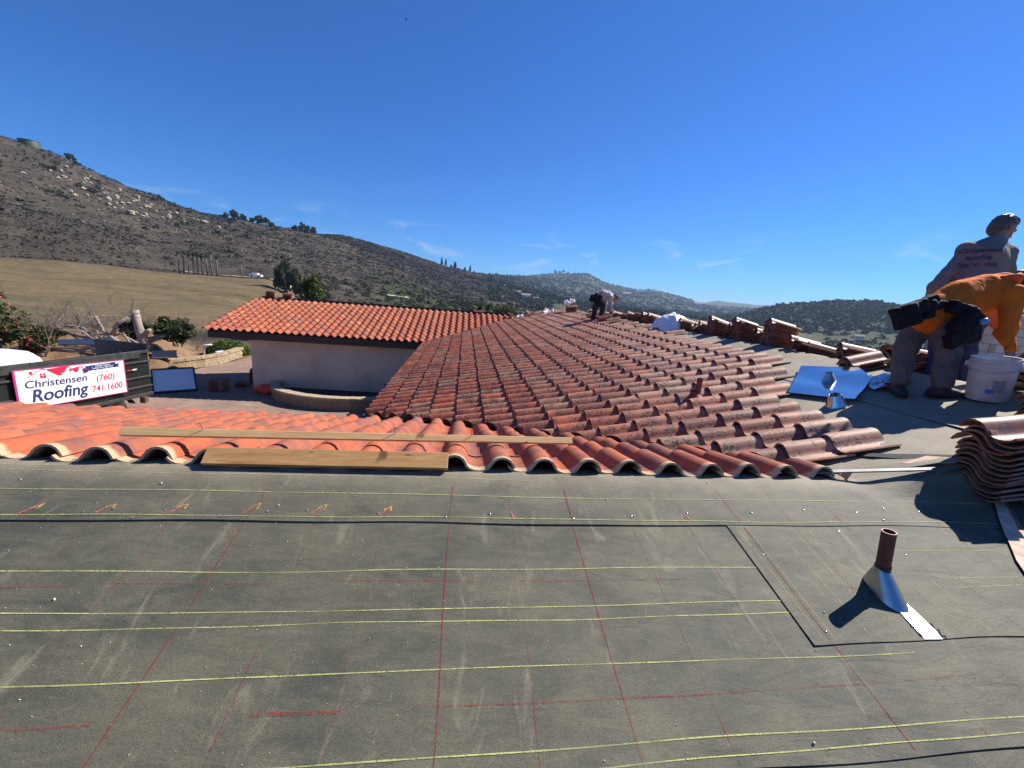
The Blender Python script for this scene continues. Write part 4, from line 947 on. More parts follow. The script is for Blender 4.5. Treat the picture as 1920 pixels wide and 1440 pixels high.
sp_([(1.50, .78), (2.22, .81), (2.24, .96), (1.48, .92)], MT['navy'], 'ribbon'); sp_([(1.40, .73), (1.53, .75), (1.53, .86), (1.38, .84), (1.43, .79)], MT['navy'], 'ribbon_tail'); sp_([(2.19, .80), (2.34, .81), (2.30, .86), (2.35, .91), (2.2, .90)], MT['navy'], 'ribbon_tail')
for tx, y in (('The Right Company,', .875), ('The Right Price, Right Now!', .815)):
    t_ = text(tx, .655 if 'Price' in tx else .69, .875 if 'Price' in tx else .845, y, .066, MT['signw'], shear=.1, bold=.008, rot=.018)
    for v in t_.data.vertices: v.co += -w * .004
sline((1.62 / 2.48, .70), (2.12 / 2.48, .71), .018, MT['sgrey'], 'small_print')

# pickup standing beyond the trailer
TK = thing('pickup_truck', (-16.5, 14.6, -4.8), 'white pickup truck behind the trailer at the left edge', 'truck')
F0 = Vector((-14.75, 16.2, float(ground_z(-15.5, 15.5)))); tu = Vector((-.62, -.785, 0)).normalized(); tw = Vector((-.785, .62, 0)).normalized()
def KP(a, b_, z): return F0 + tu * a + tw * b_ + Vector((0, 0, z * .84))
def loft(name, secs, mat, parent):
    V = []; n_ = len(secs[0])
    for s_ in secs: V += s_
    F = [(i * n_ + k, i * n_ + (k + 1) % n_, (i + 1) * n_ + (k + 1) % n_, (i + 1) * n_ + k) for i in range(len(secs) - 1) for k in range(n_)]
    F += [tuple(range(n_ - 1, -1, -1)), tuple((len(secs) - 1) * n_ + k for k in range(n_))]
    me = mesh_from(name, V, F); o = link(name, me, mat, parent, smooth=True)
    return o
def sect(a, zl, zh, b0, b1, r=.12): return [KP(a, b0, zl), KP(a, b0 - .03, (zl + zh) / 2), KP(a, b0, zh - r), KP(a, b0 + r, zh), KP(a, (b0 + b1) / 2, zh + .03), KP(a, b1 - r, zh), KP(a, b1, zh - r), KP(a, b1 + .03, (zl + zh) / 2), KP(a, b1, zl)]
loft('body', [sect(0, .55, 1.25, .1, 1.9), sect(.15, .5, 1.62, 0, 2.0), sect(.6, .45, 1.76, 0, 2.0), sect(1.7, .45, 1.92, 0, 2.0), sect(2.6, .45, 1.94, 0, 2.0), sect(5.6, .45, 1.8, 0, 2.0)], MT['white'], TK)
loft('cabin', [sect(1.55, 1.88, 1.95, .12, 1.88), sect(2.3, 1.85, 2.55, .2, 1.8), sect(3.9, 1.8, 2.6, .2, 1.8), sect(4.2, 1.8, 1.9, .12, 1.88)], MT['white'], TK)
MB().poly([KP(1.52, .22, 1.99), KP(2.27, .30, 2.52), KP(2.27, 1.70, 2.52), KP(1.52, 1.78, 1.99)], .01, (0, 0, 1)).build('windshield', MT['glass'], TK)
for a in (1.0, 4.6):
    for bb in (.05, 1.95):
        mb = MB(); mb.lathe(KP(a, bb, .4), [(.2, -.12), (.36, -.12), (.4, -.05), (.4, .05), (.36, .12), (.2, .12)], 20, Matrix((tu, Vector((0, 0, 1)), -tw)).transposed()); mb.build('wheel', MT['tyre'], TK, smooth=True)
for bb in (.25, 1.75): MB().box(KP(-.01, bb, 1.1), (.12, .3, .2), Matrix((tu, tw, Vector((0, 0, 1)))).transposed()).build('headlight', MT['glass'], TK)
MB().box(KP(-.03, 1.0, .72), (.12, 1.9, .22), Matrix((tu, tw, Vector((0, 0, 1)))).transposed()).build('bumper', MT['zinc'], TK)

# white panel with a dark frame, tilted beside the trailer
WPn = thing('framed_panel', (-11.2, 17.0, -4.8), 'white panel with a dark frame tilted beside the trailer', 'panel')
c1, c2, c3, c4_ = Vector((-11.75, 16.7, -4.74)), Vector((-10.55, 17.3, -4.70)), Vector((-11.1, 18.1, -3.98)), Vector((-12.3, 17.5, -4.02))
nv = (c2 - c1).cross(c4_ - c1).normalized(); MB().poly([c1, c2, c3, c4_], .02, nv).build('face', MT['white'], WPn)
for a, b_ in ((c1, c2), (c2, c3), (c3, c4_), (c4_, c1)): MB().bar(a, b_, .06, .06, nv).build('frame', MT['tblack'], WPn)
MB().poly([c1 - nv * .03, c4_ - nv * .03, c4_ - nv * .35 + Vector((0, 0, -.2)), c1 - nv * .1], .02).build('side', MT['tblack'], WPn)
def panel(label, c, sx, sy, rot, z, tilt):
    R3 = Matrix.Rotation(rot, 3, 'Z') @ Matrix.Rotation(tilt, 3, 'X'); t_ = thing('solar_panel', (c[0], c[1], z - .1), label, 'panel')
    MB().box((c[0], c[1], z), (sx, sy, .035), R3).build('face', simple('navy_panel', (.02, .025, .045), .25, 0, .2, 3), t_)
    for s_ in (-1, 1): MB().box(Vector((c[0], c[1], z)) + R3 @ Vector((0, s_ * sy / 2, .005)), (sx + .04, .04, .05), R3).build('frame', MT['zinc'], t_)
panel('dark framed panel lying on the dirt right of the trailer', (-13.9, 20.7), .9, .6, .6, float(ground_z(-13.9, 20.7)) + .28, .35)
panel('dark framed panel lying beyond the trailer top', (-14.2, 17.2), 1.5, .7, .75, -2.98, .1)

# orange bag by the planter, rubbish by the garden wall
mb = MB(); V = []
for i in range(9):
    for k in range(16):
        ph = pi * i / 8; an = 2 * pi * k / 16; rr_ = .34 * (1 + .16 * sin(3 * an + i) + .1 * sin(7 * an + 2 * i)); V.append((-8.05 + rr_ * 1.35 * sin(ph) * cos(an), 17.55 + rr_ * .8 * sin(ph) * sin(an), -4.62 + .20 * cos(ph) + .02 * sin(5 * an)))
mb.add(V, [(i * 16 + k, i * 16 + (k + 1) % 16, (i + 1) * 16 + (k + 1) % 16, (i + 1) * 16 + k) for i in range(8) for k in range(16)])
setp(mb.build('bag', simple('orange_plastic', (.70, .07, .02), .5, 0, .2, 8)), 'crumpled orange red bag between the wall corner and the planter', 'bag')
rs = random.Random(11)
RB = [('white plastic pipe bend standing by the garden wall', (-13.9, 24.6), 'pipe'), ('grey tarpaulin roll beside the garden wall', (-13.5, 25.0), 'roll')]
gz = float(ground_z(-14.3, 25.0))
mb = MB(); mb.tube([(-14.7, 25.0, gz), (-14.7, 25.0, gz + .75), (-14.66, 25.0, gz + .82), (-14.3, 25.1, gz + .86)], .05, 10); setp(mb.build('plastic_pipe', MT['white'], smooth=True), RB[0][0], RB[0][2])
mb = MB(); mb.tube([(-14.1, 24.6, gz + .22), (-13.7, 24.8, gz + .24), (-13.3, 25.1, gz + .22)], [.2, .24, .18], 12); setp(mb.build('tarpaulin_roll', simple('slate_tarp', (.12, .14, .17), .5, 0, .3, 5), smooth=True), RB[1][0], RB[1][2])
def lump(name, label, cat, c, r, sq, mat, seed, amp=.25):
    rs_ = np.random.RandomState(seed); bm = bmesh.new(); bmesh.ops.create_icosphere(bm, subdivisions=3, radius=1.0); ph = rs_.uniform(0, 6, 8)
    for v in bm.verts:
        d_ = 1 + amp * (sin(3 * v.co.x + ph[0]) * sin(3.3 * v.co.y + ph[1]) + .6 * sin(7 * v.co.z + ph[2] + 4 * v.co.x) + .4 * sin(11 * v.co.y + ph[3]))
        v.co = Vector((v.co.x * r * sq[0] * d_, v.co.y * r * sq[1] * d_, v.co.z * r * sq[2] * d_)) + Vector(c)
    me = bpy.data.meshes.new(name); bm.to_mesh(me); bm.free(); o = link(name, me, mat, smooth=True); return setp(o, label, cat)
for i, (x, y, r) in enumerate([(-14.3, 25.9, .3), (-12.2, 27.6, .25), (-11.7, 27.2, .2)]):
    lump('rubbish_sack', ['white rubbish sack by the plastic pipe', 'pale rubbish sack near the house corner', 'small pale sack nearest the house corner'][i], 'sack', (x, y, float(ground_z(x, y)) + r * .6), r, (1.2, 1, .8), MT['white'], i)

# ================================================================== people, built as continuous implicit surfaces
def sdf_mesh(prims, h, noise_amp=0.0, nf=9.0, seed=0):
    """prims: (kind, a, b, ra, rb, k): tapered capsules and ellipsoids blended with radius k; surface nets"""
    lo = np.array([1e9] * 3); hi = -lo
    for p in prims:
        for c, r in ((p[1], p[3]), (p[2], p[4])) if p[0] == 'c' else ((p[1], 1.6 * max(p[2])),):
            lo = np.minimum(lo, np.array(c) - r - .05); hi = np.maximum(hi, np.array(c) + r + .05)
    n_ = np.ceil((hi - lo) / h).astype(int) + 1
    ax = [lo[i] + h * np.arange(n_[i]) for i in range(3)]; D = np.full(n_, 1.0, np.float32)
    for p in prims:
        k = p[5]
        if p[0] == 'c': a, b_ = np.array(p[1], float), np.array(p[2], float); pad = max(p[3], p[4]) + k + 3 * h; l0 = np.minimum(a, b_) - pad; h0 = np.maximum(a, b_) + pad
        else: a = np.array(p[1], float); rr = np.array(p[2], float); pad = (1.6 if p[0] == 'b' else 1) * max(rr) + k + 3 * h; l0 = a - pad; h0 = a + pad
        sl = []
        for i in range(3): sl.append(slice(max(0, int((l0[i] - lo[i]) / h)), min(n_[i], int((h0[i] - lo[i]) / h) + 2)))
        X_, Y_, Z_ = np.meshgrid(*[ax[i][sl[i]] for i in range(3)], indexing='ij'); P = np.stack([X_, Y_, Z_], -1)
        if p[0] == 'b':
            Q = np.abs((P - a) @ np.array(p[6])) - (rr - p[4]); d_ = np.linalg.norm(np.maximum(Q, 0), axis=-1) + np.minimum(Q.max(-1), 0) - p[4]
        elif p[0] == 'c':
            ba = b_ - a; t = np.clip(((P - a) @ ba) / max(1e-9, ba @ ba), 0, 1); d_ = np.linalg.norm(P - a - t[..., None] * ba, axis=-1) - (p[3] + (p[4] - p[3]) * t)
        else:
            Q = P - a
            if len(p) > 6: Q = Q @ np.array(p[6])
            kq = np.linalg.norm(Q / rr, axis=-1); kr = np.linalg.norm(Q / rr ** 2, axis=-1); d_ = kq * (kq - 1) / np.maximum(kr, 1e-6)
        old = D[tuple(sl)]; hh = np.clip(.5 + .5 * (old - d_) / k, 0, 1); D[tuple(sl)] = old * (1 - hh) + d_ * hh - k * hh * (1 - hh)
    if noise_amp:
        X_, Y_, Z_ = np.meshgrid(*ax, indexing='ij'); rs_ = np.random.RandomState(seed)
        for o_ in range(5):
            v = rs_.normal(size=3); v /= np.linalg.norm(v); w_ = rs_.normal(size=3); w_ /= np.linalg.norm(w_); f = nf * (1 + .6 * o_)
            D += (noise_amp / (1 + .5 * o_) * np.sin(f * (X_ * v[0] + Y_ * v[1] + Z_ * v[2]) + 2.2 * np.sin(f * .5 * (X_ * w_[0] + Y_ * w_[1] + Z_ * w_[2]) + o_))).astype(np.float32)
    s_ = D < 0; nx, ny, nz = D.shape
    c = np.zeros((nx - 1, ny - 1, nz - 1), int); acc = np.zeros(c.shape + (3,)); cnt = np.zeros(c.shape)
    corners = [(i, j, k) for i in (0, 1) for j in (0, 1) for k in (0, 1)]
    def sub(o_): return D[o_[0]:nx - 1 + o_[0], o_[1]:ny - 1 + o_[1], o_[2]:nz - 1 + o_[2]]
    for a in corners:
        for d_ in range(3):
            if a[d_] == 0:
                b_ = list(a); b_[d_] = 1; da, db = sub(a), sub(b_); cr_ = (da < 0) != (db < 0)
                t = np.where(cr_, da / np.where(da - db == 0, 1, da - db), 0)
                for i in range(3): acc[..., i] += np.where(cr_, a[i] + (t if i == d_ else 0), 0)
                cnt += cr_
    act = cnt > 0; ids = -np.ones(c.shape, int); ids[act] = np.arange(act.sum()); base = np.stack(np.nonzero(act), -1)
    V = lo + h * (base + acc[act] / cnt[act][:, None]); F = []
    for d_ in range(3):
        e1, e2_ = [(1, 2), (2, 0), (0, 1)][d_]
        sa = [slice(None)] * 3; sb = [slice(None)] * 3; sa[d_] = slice(0, -1); sb[d_] = slice(1, None)
        A_, B_ = s_[tuple(sa)], s_[tuple(sb)]; cr_ = A_ != B_; I = np.stack(np.nonzero(cr_), -1)
        I = I[(I[:, e1] > 0) & (I[:, e2_] > 0) & (I[:, e1] < D.shape[e1] - 1) & (I[:, e2_] < D.shape[e2_] - 1)]
        def at_(o1, o2): J = I.copy(); J[:, e1] -= o1; J[:, e2_] -= o2; return ids[J[:, 0], J[:, 1], J[:, 2]]
        q_ = np.stack([at_(1, 1), at_(0, 1), at_(0, 0), at_(1, 0)], -1); flip = ~A_[I[:, 0], I[:, 1], I[:, 2]]
        q_[flip] = q_[flip][:, ::-1]; F.append(q_)
    F = np.concatenate(F); F = F[(F >= 0).all(1)]
    return V, F
def sdf_obj(name, prims, h, mat, parent, amp=0.0, nf=9.0, seed=0, label=None):
    V, F = sdf_mesh(prims, h, amp, nf, seed); o = link(name, fast_mesh(name, V, F), mat, parent, smooth=True)
    if label: o['label'] = label
    return o
def cap(a, b_, ra, rb, k=.03): return ('c', tuple(a), tuple(b_), ra, rb, k)
def ell(c, r, k=.02, R=None): return ('e', tuple(c), tuple(r), 0, 0, k) + ((R,) if R is not None else ())
MT['skin'] = simple('skin', (0.36, 0.19, 0.12), .55, 0, .15, 20); MT['hair'] = simple('dark_hair', (0.028, 0.018, 0.012), .6, 0, .3, 60); MT['hair2'] = simple('greying_hair', (0.10, 0.085, 0.07), .5, 0, .5, 40)
MT['orange'] = cloth('orange_shirt', (0.78, 0.175, 0.02), .12); MT['gshirt'] = cloth('grey_shirt', (0.215, 0.20, 0.19), .12); MT['lshirt'] = cloth('pale_grey_shirt', (0.50, 0.47, 0.46), .12)
MT['gpants'] = cloth('grey_work_trousers', (0.145, 0.122, 0.112), .25); MT['jeans'] = simple('blue_jeans', (0.03, 0.05, 0.12), .9, 0, .3, 14); MT['dpants'] = simple('dark_trousers', (0.025, 0.025, 0.032), .9)
MT['leather'] = simple('black_tool_leather', (0.014, 0.013, 0.014), .75, 0, .3, 12, .3, spec=.15); MT['boot'] = simple('black_boot', (0.022, 0.018, 0.016), .7, 0, .3, 15); MT['bboot'] = simple('brown_boot', (0.13, 0.06, 0.03), .7, 0, .3, 15); MT['glove'] = simple('dark_glove', (0.045, 0.03, 0.025), .8)

def hand(wrist, d, up, s=1.0, curl=.6):
    """palm, four curled fingers of different length and a thumb from the side of the palm"""
    wv = Vector(wrist); d = Vector(d).normalized(); up = Vector(up); sd_ = d.cross(up).normalized(); up = sd_.cross(d); pr = []
    pal = wv + d * .085 * s
    for i in (-1, -.35, .35, 1): pr.append(cap(wv + sd_ * .018 * i * s, pal + sd_ * .032 * i * s, .017 * s, .014 * s, .015))
    for i, L_ in zip((-1.05, -.36, .34, 1.02), (.068, .082, .086, .074)):
        b0 = pal + sd_ * .033 * i * s; c1_ = (d * cos(curl) - up * sin(curl)); b1 = b0 + c1_ * L_ * .5 * s; c2_ = (d * cos(curl * 2.1) - up * sin(curl * 2.1)); b2 = b1 + c2_ * L_ * .5 * s
        pr += [cap(b0, b1, .0105 * s, .0098 * s, .006), cap(b1, b2, .0098 * s, .008 * s, .005)]
    t0 = wv + d * .035 * s + sd_ * .03 * s; t1 = t0 + (d * .55 + sd_ * .65 - up * .35).normalized() * .042 * s; t2 = t1 + (d * .8 + sd_ * .1 - up * .6).normalized() * .034 * s
    return pr + [cap(t0, t1, .014 * s, .012 * s, .012), cap(t1, t2, .012 * s, .009 * s, .006)]
def head(c, f, up, s=1.0):
    """skull, jaw, nose, brow, lips, ears; f is where the face looks"""
    c = Vector(c); f = Vector(f).normalized(); up = Vector(up); sd_ = f.cross(up).normalized(); up = sd_.cross(f); Rl = np.array(Matrix((f, sd_, up)).transposed()); E_ = lambda p, r, k: ell(c + f * p[0] * s + sd_ * p[1] * s + up * p[2] * s, [q_ * s for q_ in r], k, Rl)
    pr = [E_((-.012, 0, .025), (.100, .078, .095), .03), E_((.032, 0, -.045), (.066, .060, .072), .03), E_((.082, 0, -.088), (.022, .028, .020), .02), E_((.098, 0, -.018), (.020, .013, .026), .012), E_((.110, 0, -.034), (.013, .015, .012), .008), E_((.088, 0, .018), (.014, .050, .012), .012)]
    pr += [E_((.092, 0, -.060), (.010, .024, .007), .006), E_((.090, 0, -.071), (.010, .020, .007), .006)]
    for s2 in (-1, 1): pr += [E_((-.008, .080 * s2, -.012), (.022, .009, .034), .006), E_((.083, .032 * s2, .002), (.010, .014, .009), .004)]
    return pr, (c, f, sd_, up, Rl, s)
def hair_prims(hd, long=0.0):
    c, f, sd_, up, Rl, s = hd; E_ = lambda p, r, k: ell(c + f * p[0] * s + sd_ * p[1] * s + up * p[2] * s, [q_ * s for q_ in r], k, Rl)
    return [E_((-.020, 0, .040), (.099, .085, .086), .03), E_((-.055, 0, -.02), (.062, .076, .075), .03), E_((.030, 0, .085), (.058, .066, .034), .02), E_((-.06, 0, -.07), (.04, .055, .05 + long), .03)]
def boot(ank, toe, mat, parent, s=1.0, name='boot'):
    a = Vector(ank); t_ = Vector(toe); d_ = (t_ - a); d_.z = 0; d_.normalize(); base = Vector((a.x, a.y, t_.z))
    pr = [cap(a + Vector((0, 0, .0)), base + Vector((0, 0, .05)), .058 * s, .058 * s, .04), cap(base - d_ * .05 + Vector((0, 0, .045)), base + d_ * .10 + Vector((0, 0, .05)), .048 * s, .050 * s, .03), cap(base + d_ * .08 + Vector((0, 0, .042)), base + d_ * .19 + Vector((0, 0, .036)), .050 * s, .040 * s, .03)]
    o = sdf_obj(name, pr, .011, mat, parent)
    mb = MB(); sd_ = d_.cross(Vector((0, 0, 1))); P = [base - d_ * .105 + sd_ * .04, base - d_ * .105 - sd_ * .04, base + d_ * .05 - sd_ * .05, base + d_ * .17 - sd_ * .05, base + d_ * .235, base + d_ * .17 + sd_ * .05, base + d_ * .05 + sd_ * .05]
    mb.poly([p + Vector((0, 0, .028)) for p in P], .03); mb.build('sole', MT['tyre'], o)
    return o
V3 = Vector
# --- the worker in orange, bending to the bucket
WO = thing('person', (4.78, 3.68, zm(4.78)), 'worker in an orange shirt and grey trousers bending over the white bucket', 'person')
la, lk, lh = V3((4.68, 3.81, -.60)), V3((4.74, 3.90, -.25)), V3((4.90, 3.95, .05))
ra, rk, rh = V3((4.80, 3.51, -.55)), V3((4.89, 3.61, -.24)), V3((4.96, 3.79, .04))
pel, mid, che, nek = V3((4.97, 3.88, .13)), V3((5.22, 3.88, .32)), V3((5.44, 3.83, .42)), V3((5.58, 3.78, .47))
shr, elr, wrr = V3((5.44, 3.62, .38)), V3((5.35, 3.51, .05)), V3((5.27, 3.38, -.19))
shl, ell_, wrl = V3((5.56, 4.00, .38)), V3((5.78, 3.98, .16)), V3((5.90, 3.82, -.04))
hp, hd = head(V3((5.67, 3.72, .51)), (.75, -.35, -.62), (.55, -.2, .8), 1.04)
body = [cap(pel, mid, .13, .13, .08), cap(mid, che, .13, .14, .08), cap(che, nek, .12, .055, .05), cap(nek, V3((5.64, 3.74, .49)), .055, .055, .03), cap(lh, lk, .082, .055, .05), cap(lk, la, .055, .04, .03), cap(rh, rk, .082, .055, .05), cap(rk, ra, .055, .04, .03),
        cap(che, shr, .09, .06, .05), cap(shr, elr, .052, .042, .03), cap(elr, wrr, .042, .028, .02), cap(che, shl, .09, .06, .05), cap(shl, ell_, .052, .042, .03), cap(ell_, wrl, .042, .028, .02)] + hp
body += hand(wrr, (-.15, -.25, -1), (-.9, .1, .2), 1.05, .55) + hand(wrl, (-.2, -.4, -1), (-.8, .3, .2), 1.05, .5)
sdf_obj('body', body, .0085, MT['skin'], WO)
sdf_obj('shirt', [cap(V3((4.87, 3.86, .06)), pel, .150, .172, .06), cap(pel, mid, .170, .185, .08), cap(V3(mid) + V3((0, 0, -.03)), V3(che) + V3((0, 0, -.035)), .192, .195, .08), cap(che, nek, .15, .085, .05), cap(che, shr, .12, .098, .06), cap(shr, elr, .092, .066, .04), cap(elr, V3(wrr) + V3((.01, .01, .03)), .066, .040, .03), cap(V3((5.34, 3.56, .0)), V3((5.30, 3.46, -.08)), .055, .05, .03), cap(che, shl, .12, .09, .05), cap(shl, ell_, .085, .062, .03), cap(ell_, wrl, .062, .038, .03),
        cap(V3((5.40, 3.82, .49)), V3((5.54, 3.77, .53)), .06, .065, .05)], .011, MT['orange'], WO, .005, 12, 3, 'orange long sleeved shirt')
sdf_obj('hood', [cap(V3((5.42, 3.72, .54)), V3((5.51, 3.68, .55)), .035, .05, .03), cap(V3((5.46, 3.85, .54)), V3((5.57, 3.80, .56)), .04, .045, .03), cap(V3((5.51, 3.67, .55)), V3((5.60, 3.76, .55)), .04, .042, .03)], .010, simple('red_orange_hood', (.74, .13, .02), .8, 0, .2, 9), WO, .006, 26, 8)
sdf_obj('trousers', [cap(lh, pel, .125, .13, .06), cap(rh, pel, .125, .13, .06), cap(lh, lk, .122, .098, .05), cap(lk, V3(la) + V3((0, 0, .02)), .098, .088, .04), cap(rh, rk, .122, .098, .05), cap(rk, V3(ra) + V3((0, 0, .02)), .098, .090, .04)], .011, MT['gpants'], WO, .005, 15, 5, 'grey work trousers')
boot(la, V3((4.60, 3.70, zm(4.66) + .012)), MT['boot'], WO, 1.1); boot(ra, V3((4.98, 3.38, zm(4.84) + .012)), MT['boot'], WO, 1.1)
sdf_obj('hair', hair_prims(hd), .010, MT['hair'], WO, .004, 60, 2)
# tool belt: strap, two hanging pouches
mb = MB(); ring_ = []
axd = (mid - pel).normalized(); e1_ = axd.cross(V3((0, 1, 0))).normalized(); e2__ = axd.cross(e1_)
cb = pel + axd * .03; V = []
for k in range(29):
    an = 2 * pi * k / 28
    for (dd, rr_) in ((-.03, .186), (.03, .183)): V.append(cb + axd * dd + (e1_ * cos(an) * 1.0 + e2__ * sin(an) * 1.03) * rr_)
mb.add(V, [(2 * k, 2 * k + 1, 2 * k + 3, 2 * k + 2) for k in range(28)]); mb.build('tool_belt', MT['leather'], WO, smooth=True)
def blk(c, ax1, ax2, ax3): 
    A_ = [V3(ax1), V3(ax2), V3(ax3)]; rr_ = [a.length for a in A_]; Rl = np.array(Matrix([a.normalized() for a in A_]).transposed()); return ell(c, rr_, .03, Rl)
def rbx(c, e1, e2, hs, k=.02, rnd=.018):
    """rounded box prim: axes e1, e2 and their cross product"""
    e1 = V3(e1).normalized(); e3 = e1.cross(V3(e2)).normalized(); e2 = e3.cross(e1); return ('b', tuple(c), tuple(hs), 0, rnd, k, np.array(Matrix((e1, e2, e3)).transposed()))
def pouch(prims, seed=1, name='pouch', amp=.004): return sdf_obj(name, prims, .010, MT['leather'], WO, amp, 26, seed)
rtv = V3((.99, -.11, .07)); upv = V3((-.05, .22, .97))
def at_o(x, y, off=0): return V3((4.82, 3.58, .09)) + rtv * x + upv * y + V3(FW) * off
pouch([rbx(at_o(-.50, .03), (.8, -.1, .35), upv, (.11, .11, .05)), rbx(at_o(-.40, .10, .02), (.9, 0, .5), upv, (.12, .06, .06), .05), rbx(at_o(-.26, .18, .05), (.9, 0, .45), upv, (.13, .045, .05), .05)], 2)
pouch([rbx(at_o(-.24, .10, .04), (.9, 0, .3), (-.3, 0, 1), (.07, .085, .04)), rbx(at_o(-.14, .15, .05), (.95, 0, .1), upv, (.10, .04, .045), .05)], 3)
pouch([rbx(at_o(.09, .10, .02), (1, 0, -.25), (.2, 0, 1), (.15, .06, .05), .04), rbx(at_o(.09, -.03), (.75, 0, -.6), (.6, 0, .75), (.10, .15, .05), .04), rbx(at_o(.02, -.17), (.8, 0, .55), (-.5, 0, .8), (.13, .08, .045), .04), rbx(at_o(.16, -.10), (.3, 0, -.9), (.9, 0, .3), (.13, .06, .045), .04)], 4)
pouch([rbx(at_o(.12, -.01, -.05), (.75, 0, -.6), (.6, 0, .75), (.07, .10, .025), .02)], 5)
mb = MB(); b0 = at_o(.16, -.04, -.08); mb.tube([b0, b0 + V3((.05, 0, .02)), b0 + V3((.075, 0, .03)), b0 + V3((.10, 0, .035))], [.030, .030, .016, .014], 12); setp(mb.build('water_bottle', simple('blue_bottle', (.10, .30, .55), .2, 0, .5, 25), smooth=True), 'small water bottle in the pouch of the orange worker', 'bottle')
# --- the worker in grey, standing behind with his back to us
WG = thing('person', (5.7, 4.25, zR(5.7)), 'grey haired worker in a grey printed shirt standing with his back to us', 'person')
gp, gm_, gc, gn = V3((5.92, 4.35, .22)), V3((6.02, 4.40, .52)), V3((6.13, 4.44, .84)), V3((6.22, 4.46, 1.06))
gsl, gel, gwl = V3((5.98, 4.54, .93)), V3((5.65, 4.50, .48)), V3((5.78, 4.62, .18))
gsr, ger, gwr = V3((6.38, 4.44, .93)), V3((6.50, 4.40, .56)), V3((6.42, 4.60, .30))
glh, glk, gla = V3((5.86, 4.42, .12)), V3((5.74, 4.36, -.22)), V3((5.62, 4.24, -.53)); grh, grk, gra = V3((6.0, 4.28, .12)), V3((6.02, 4.26, -.25)), V3((6.02, 4.22, -.60))
hp, hd = head(V3((6.33, 4.50, 1.22)), (.85, -.12, -.42), (.30, .05, .9), 1.22)
sdf_obj('body', [cap(gp, gm_, .13, .12, .08), cap(gm_, gc, .12, .14, .08), cap(gc, gn, .12, .06, .05), cap(gn, V3((6.29, 4.49, 1.17)), .066, .066, .03), cap(gc, gsl, .09, .06, .05), cap(gsl, gel, .055, .045, .03), cap(gel, gwl, .043, .028, .02), cap(gc, gsr, .09, .06, .05), cap(gsr, ger, .055, .045, .03), cap(ger, gwr, .043, .028, .02),
        cap(glh, glk, .08, .055, .04), cap(glk, gla, .055, .04, .03), cap(grh, grk, .08, .055, .04), cap(grk, gra, .055, .04, .03)] + hp + hand(gwl, (.3, .3, -1), (-.5, .8, 0), 1.05) + hand(gwr, (-.3, .3, -1), (.5, .8, 0), 1.05), .009, MT['skin'], WG)
sdf_obj('shirt', [cap(gp, gm_, .19, .19, .08), cap(gm_, gc, .19, .185, .08), cap(V3(gm_) + V3((-.08, .03, .0)), V3(gsl) + V3((.05, 0, -.12)), .12, .11, .08), cap(V3(gm_) + V3((.09, -.02, .0)), V3(gsr) + V3((-.05, 0, -.12)), .12, .11, .08), cap(gc, V3(gn) - V3((.0, 0, .02)), .17, .09, .06), cap(V3(gn) - V3((.01, 0, .05)), gsl, .08, .10, .06), cap(V3(gn) - V3((.01, 0, .05)), gsr, .08, .10, .06), cap(gc, gsl, .14, .085, .05), cap(gsl, gel, .080, .068, .03), cap(gel, gwl, .072, .05, .03), cap(gc, gsr, .14, .095, .05), cap(gsr, ger, .086, .07, .03), cap(ger, gwr, .07, .05, .03)], .011, MT['gshirt'], WG, .005, 12, 13, 'grey shirt with blue print on the back')
sdf_obj('jeans', [cap(glh, gp, .12, .13, .06), cap(grh, gp, .12, .13, .06), cap(glh, glk, .115, .085, .05), cap(glk, gla, .085, .075, .03), cap(grh, grk, .115, .085, .05), cap(grk, gra, .085, .075, .03)], .012, MT['jeans'], WG, .005, 20, 15)
boot(gla, V3((5.56, 4.12, zR(5.6) + .015)), MT['bboot'], WG, 1.05); boot(gra, V3((6.05, 4.05, zR(6.02) + .015)), MT['bboot'], WG, 1.05)
sdf_obj('hair', hair_prims(hd, .0), .008, MT['hair2'], WG, .0035, 110, 6)
# print on the shirt back: projected onto the shirt surface
def back_print(txt, ctr, size, mat, parent, xdir, ydir, target, bold=.01):
    cu = bpy.data.curves.new('print', 'FONT'); cu.body = txt; cu.size = size; cu.align_x = 'CENTER'; cu.offset = bold * size; cu.shear = .1
    t_ = bpy.data.objects.new('print', cu); COL.objects.link(t_); dg = bpy.context.evaluated_depsgraph_get(); me = bpy.data.meshes.new_from_object(t_.evaluated_get(dg)); bpy.data.objects.remove(t_)
    bm = bmesh.new(); bm.from_mesh(me); bmesh.ops.triangulate(bm, faces=bm.faces[:]); [bmesh.ops.subdivide_edges(bm, edges=[e for e in bm.edges if e.calc_length() > .014], cuts=1) for _ in range(3)]; bmesh.ops.triangulate(bm, faces=bm.faces[:]); bm.to_mesh(me); bm.free()
    from mathutils.bvhtree import BVHTree
    tv = [v.co.copy() for v in target.data.vertices]; tf = [tuple(p.vertices) for p in target.data.polygons]; bv = BVHTree.FromPolygons(tv, tf)
    nd = xdir.cross(ydir).normalized()
    for v in me.vertices:
        p = ctr + xdir * v.co.x + ydir * v.co.y; hit = bv.ray_cast(p + nd * .6, -nd)
        q__ = hit[0] if hit[0] is not None else None
        for _t in (bv.ray_cast(p + nd * .6 + xdir * .0007, -nd), bv.ray_cast(p + nd * .4 + ydir * .0011, -nd), bv.find_nearest(p + nd * .12)):
            if _t[0] is not None and (q__ is None or (_t[0] - p).dot(nd) > (q__ - p).dot(nd) + .02): q__ = _t[0]
        v.co = q__ + nd * .012
    me.materials.clear(); return link('shirt_print', me, mat, parent)
gsh = [c for c in WG.children if c.name.startswith('shirt')][0]
xd = V3((.60, -.79, .06)).normalized(); yd = V3((.14, .05, .98)).normalized(); yd = (yd - xd * yd.dot(xd)).normalized()
